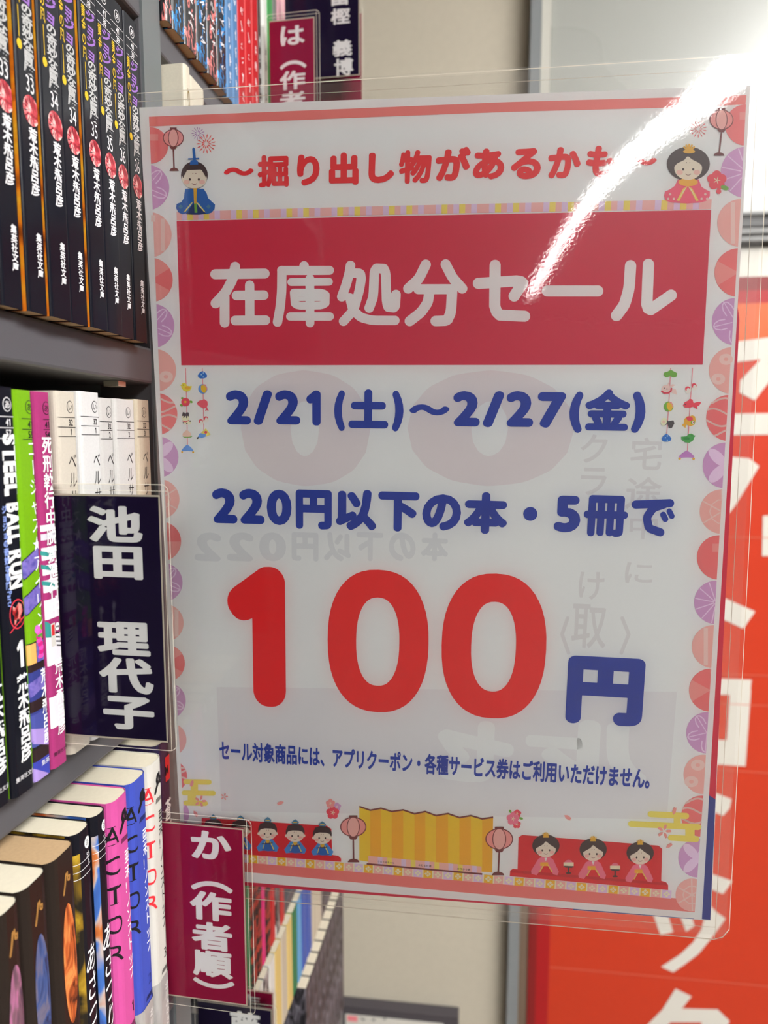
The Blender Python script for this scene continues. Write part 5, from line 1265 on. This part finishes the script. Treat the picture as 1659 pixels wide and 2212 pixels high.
# second sheet behind, slightly turned
bs = snote(-0.00055)
slab(bs, [(306,238), (1612,192), (1536.5,1990.5), (398,1902.5)], -0.00075, -0.00055, PW)
C_BCR = ink((186, 30, 62)); C_BBL = ink((38, 52, 126))
bs.poly([(1585,600),(1598.5,690),(1577.7,1100),(1548,1690),(1546.5,1728),(1515,1708),(1540,1100)], C_BCR, 1)
bs.poly([(1500,1698),(1546.5,1728),(1535,1988.5),(1500,1985.5)], C_BBL, 1)
bs.poly([(400,1880),(547,1893),(900,1922),(1240,1950),(1240,1967),(900,1942),(547,1915.5),(400,1901)], C_BCR, 2)
bs.poly([(1238,1950),(1500,1975),(1500,1987),(1238,1967)], C_BBL, 2)
bs.build('back_sheet', sign)
# clear sleeve: two films, moulded edges and seams
m_film = clear_mat('clear_sleeve_film', 0.03, 0.004, (0.985, 0.985, 0.985), wide=0.02)
m_filmb = clear_mat('clear_sleeve_back', 0.10, 0.02, (0.97, 0.97, 0.965))
Q = [(298,202), (1664,116), (1571,2028), (392,1925)]      # TL TR BR BL of the sleeve in the photograph
QL = [S(*q) for q in Q]
def film_h(u, v):
    # the film bellies very slightly near the upper right corner
    du, dv = u-0.0327, v-0.3058
    l = (du*0.0726+dv*0.0792)/0.10744; d = (-du*0.0792+dv*0.0726)/0.10744
    g = 0.0222*math.exp(-((l-0.052)/(0.055 if l < 0.052 else 0.047))**2)
    return g*0.03*math.tanh(d/0.03)
def corner(i, r=0.007):
    return r
NXF, NYF = 72, 96
def in_round(a, b): return True
fm = MB(); grid = {}
for j in range(NYF+1):
    for i in range(NXF+1):
        a, b = i/NXF, j/NYF
        u = (QL[0][0]*(1-a)+QL[1][0]*a)*(1-b)+(QL[3][0]*(1-a)+QL[2][0]*a)*b
        v = (QL[0][1]*(1-a)+QL[1][1]*a)*(1-b)+(QL[3][1]*(1-a)+QL[2][1]*a)*b
        grid[i, j] = fm.vert((u, v, 0.0016+film_h(u, v)))
for j in range(NYF):
    for i in range(NXF):
        if (i in (0, NXF-1)) and (j in (0, NYF-1)):      # clipped corners
            c = [(i,j),(i,j+1),(i+1,j+1),(i+1,j)]
            drop = (0 if i == 0 else NXF, 0 if j == 0 else NYF)
            fm.face([grid[q] for q in c if q != drop], m_film)
        else: fm.face([grid[q] for q in ((i,j),(i,j+1),(i+1,j+1),(i+1,j))], m_film)
fm.build('front_film', sign, smooth=True)
bf = MB(); P = [QL[3], QL[2], QL[1], QL[0]]
bf.face([bf.vert((a, b, -0.0020)) for a, b in P], m_filmb); bf.build('back_film', sign)
se = MB(lambda a, b, L: (a, b, 0.0005+0.0001*L))
m_seamc = mat('sleeve_seam', (196, 188, 172), 0.2, k=1.2, spec=0.6)
def sline(pts, w, L=1):
    pts = [S(*p) for p in pts]
    for (xa_, ya_), (xb_, yb_) in zip(pts[:-1], pts[1:]):
        d = math.hypot(xb_-xa_, yb_-ya_); nx, ny = -(yb_-ya_)/d*w/2, (xb_-xa_)/d*w/2
        se.poly([(xa_+nx, ya_+ny), (xb_+nx, yb_+ny), (xb_-nx, yb_-ny), (xa_-nx, ya_-ny)], m_seamc, L)
sline([(298,203),(1650,118)], 0.0003); sline([(300,221),(760,199),(1555,152)], 0.00022)
sline([(1664,122),(1650,440),(1619,1140),(1574,2008)], 0.0003); sline([(1638,122),(1622,440),(1589,1140),(1543,2024)], 0.00025)
sline([(392,1926),(1080,1988),(1541,2027),(1560,2022),(1574,2006)], 0.00045); sline([(392,1904),(1080,1966),(1544,2001)], 0.00022)
se.build('sleeve_edge', sign)
bpy.data.objects.remove(_fo); bpy.data.curves.remove(_fc)
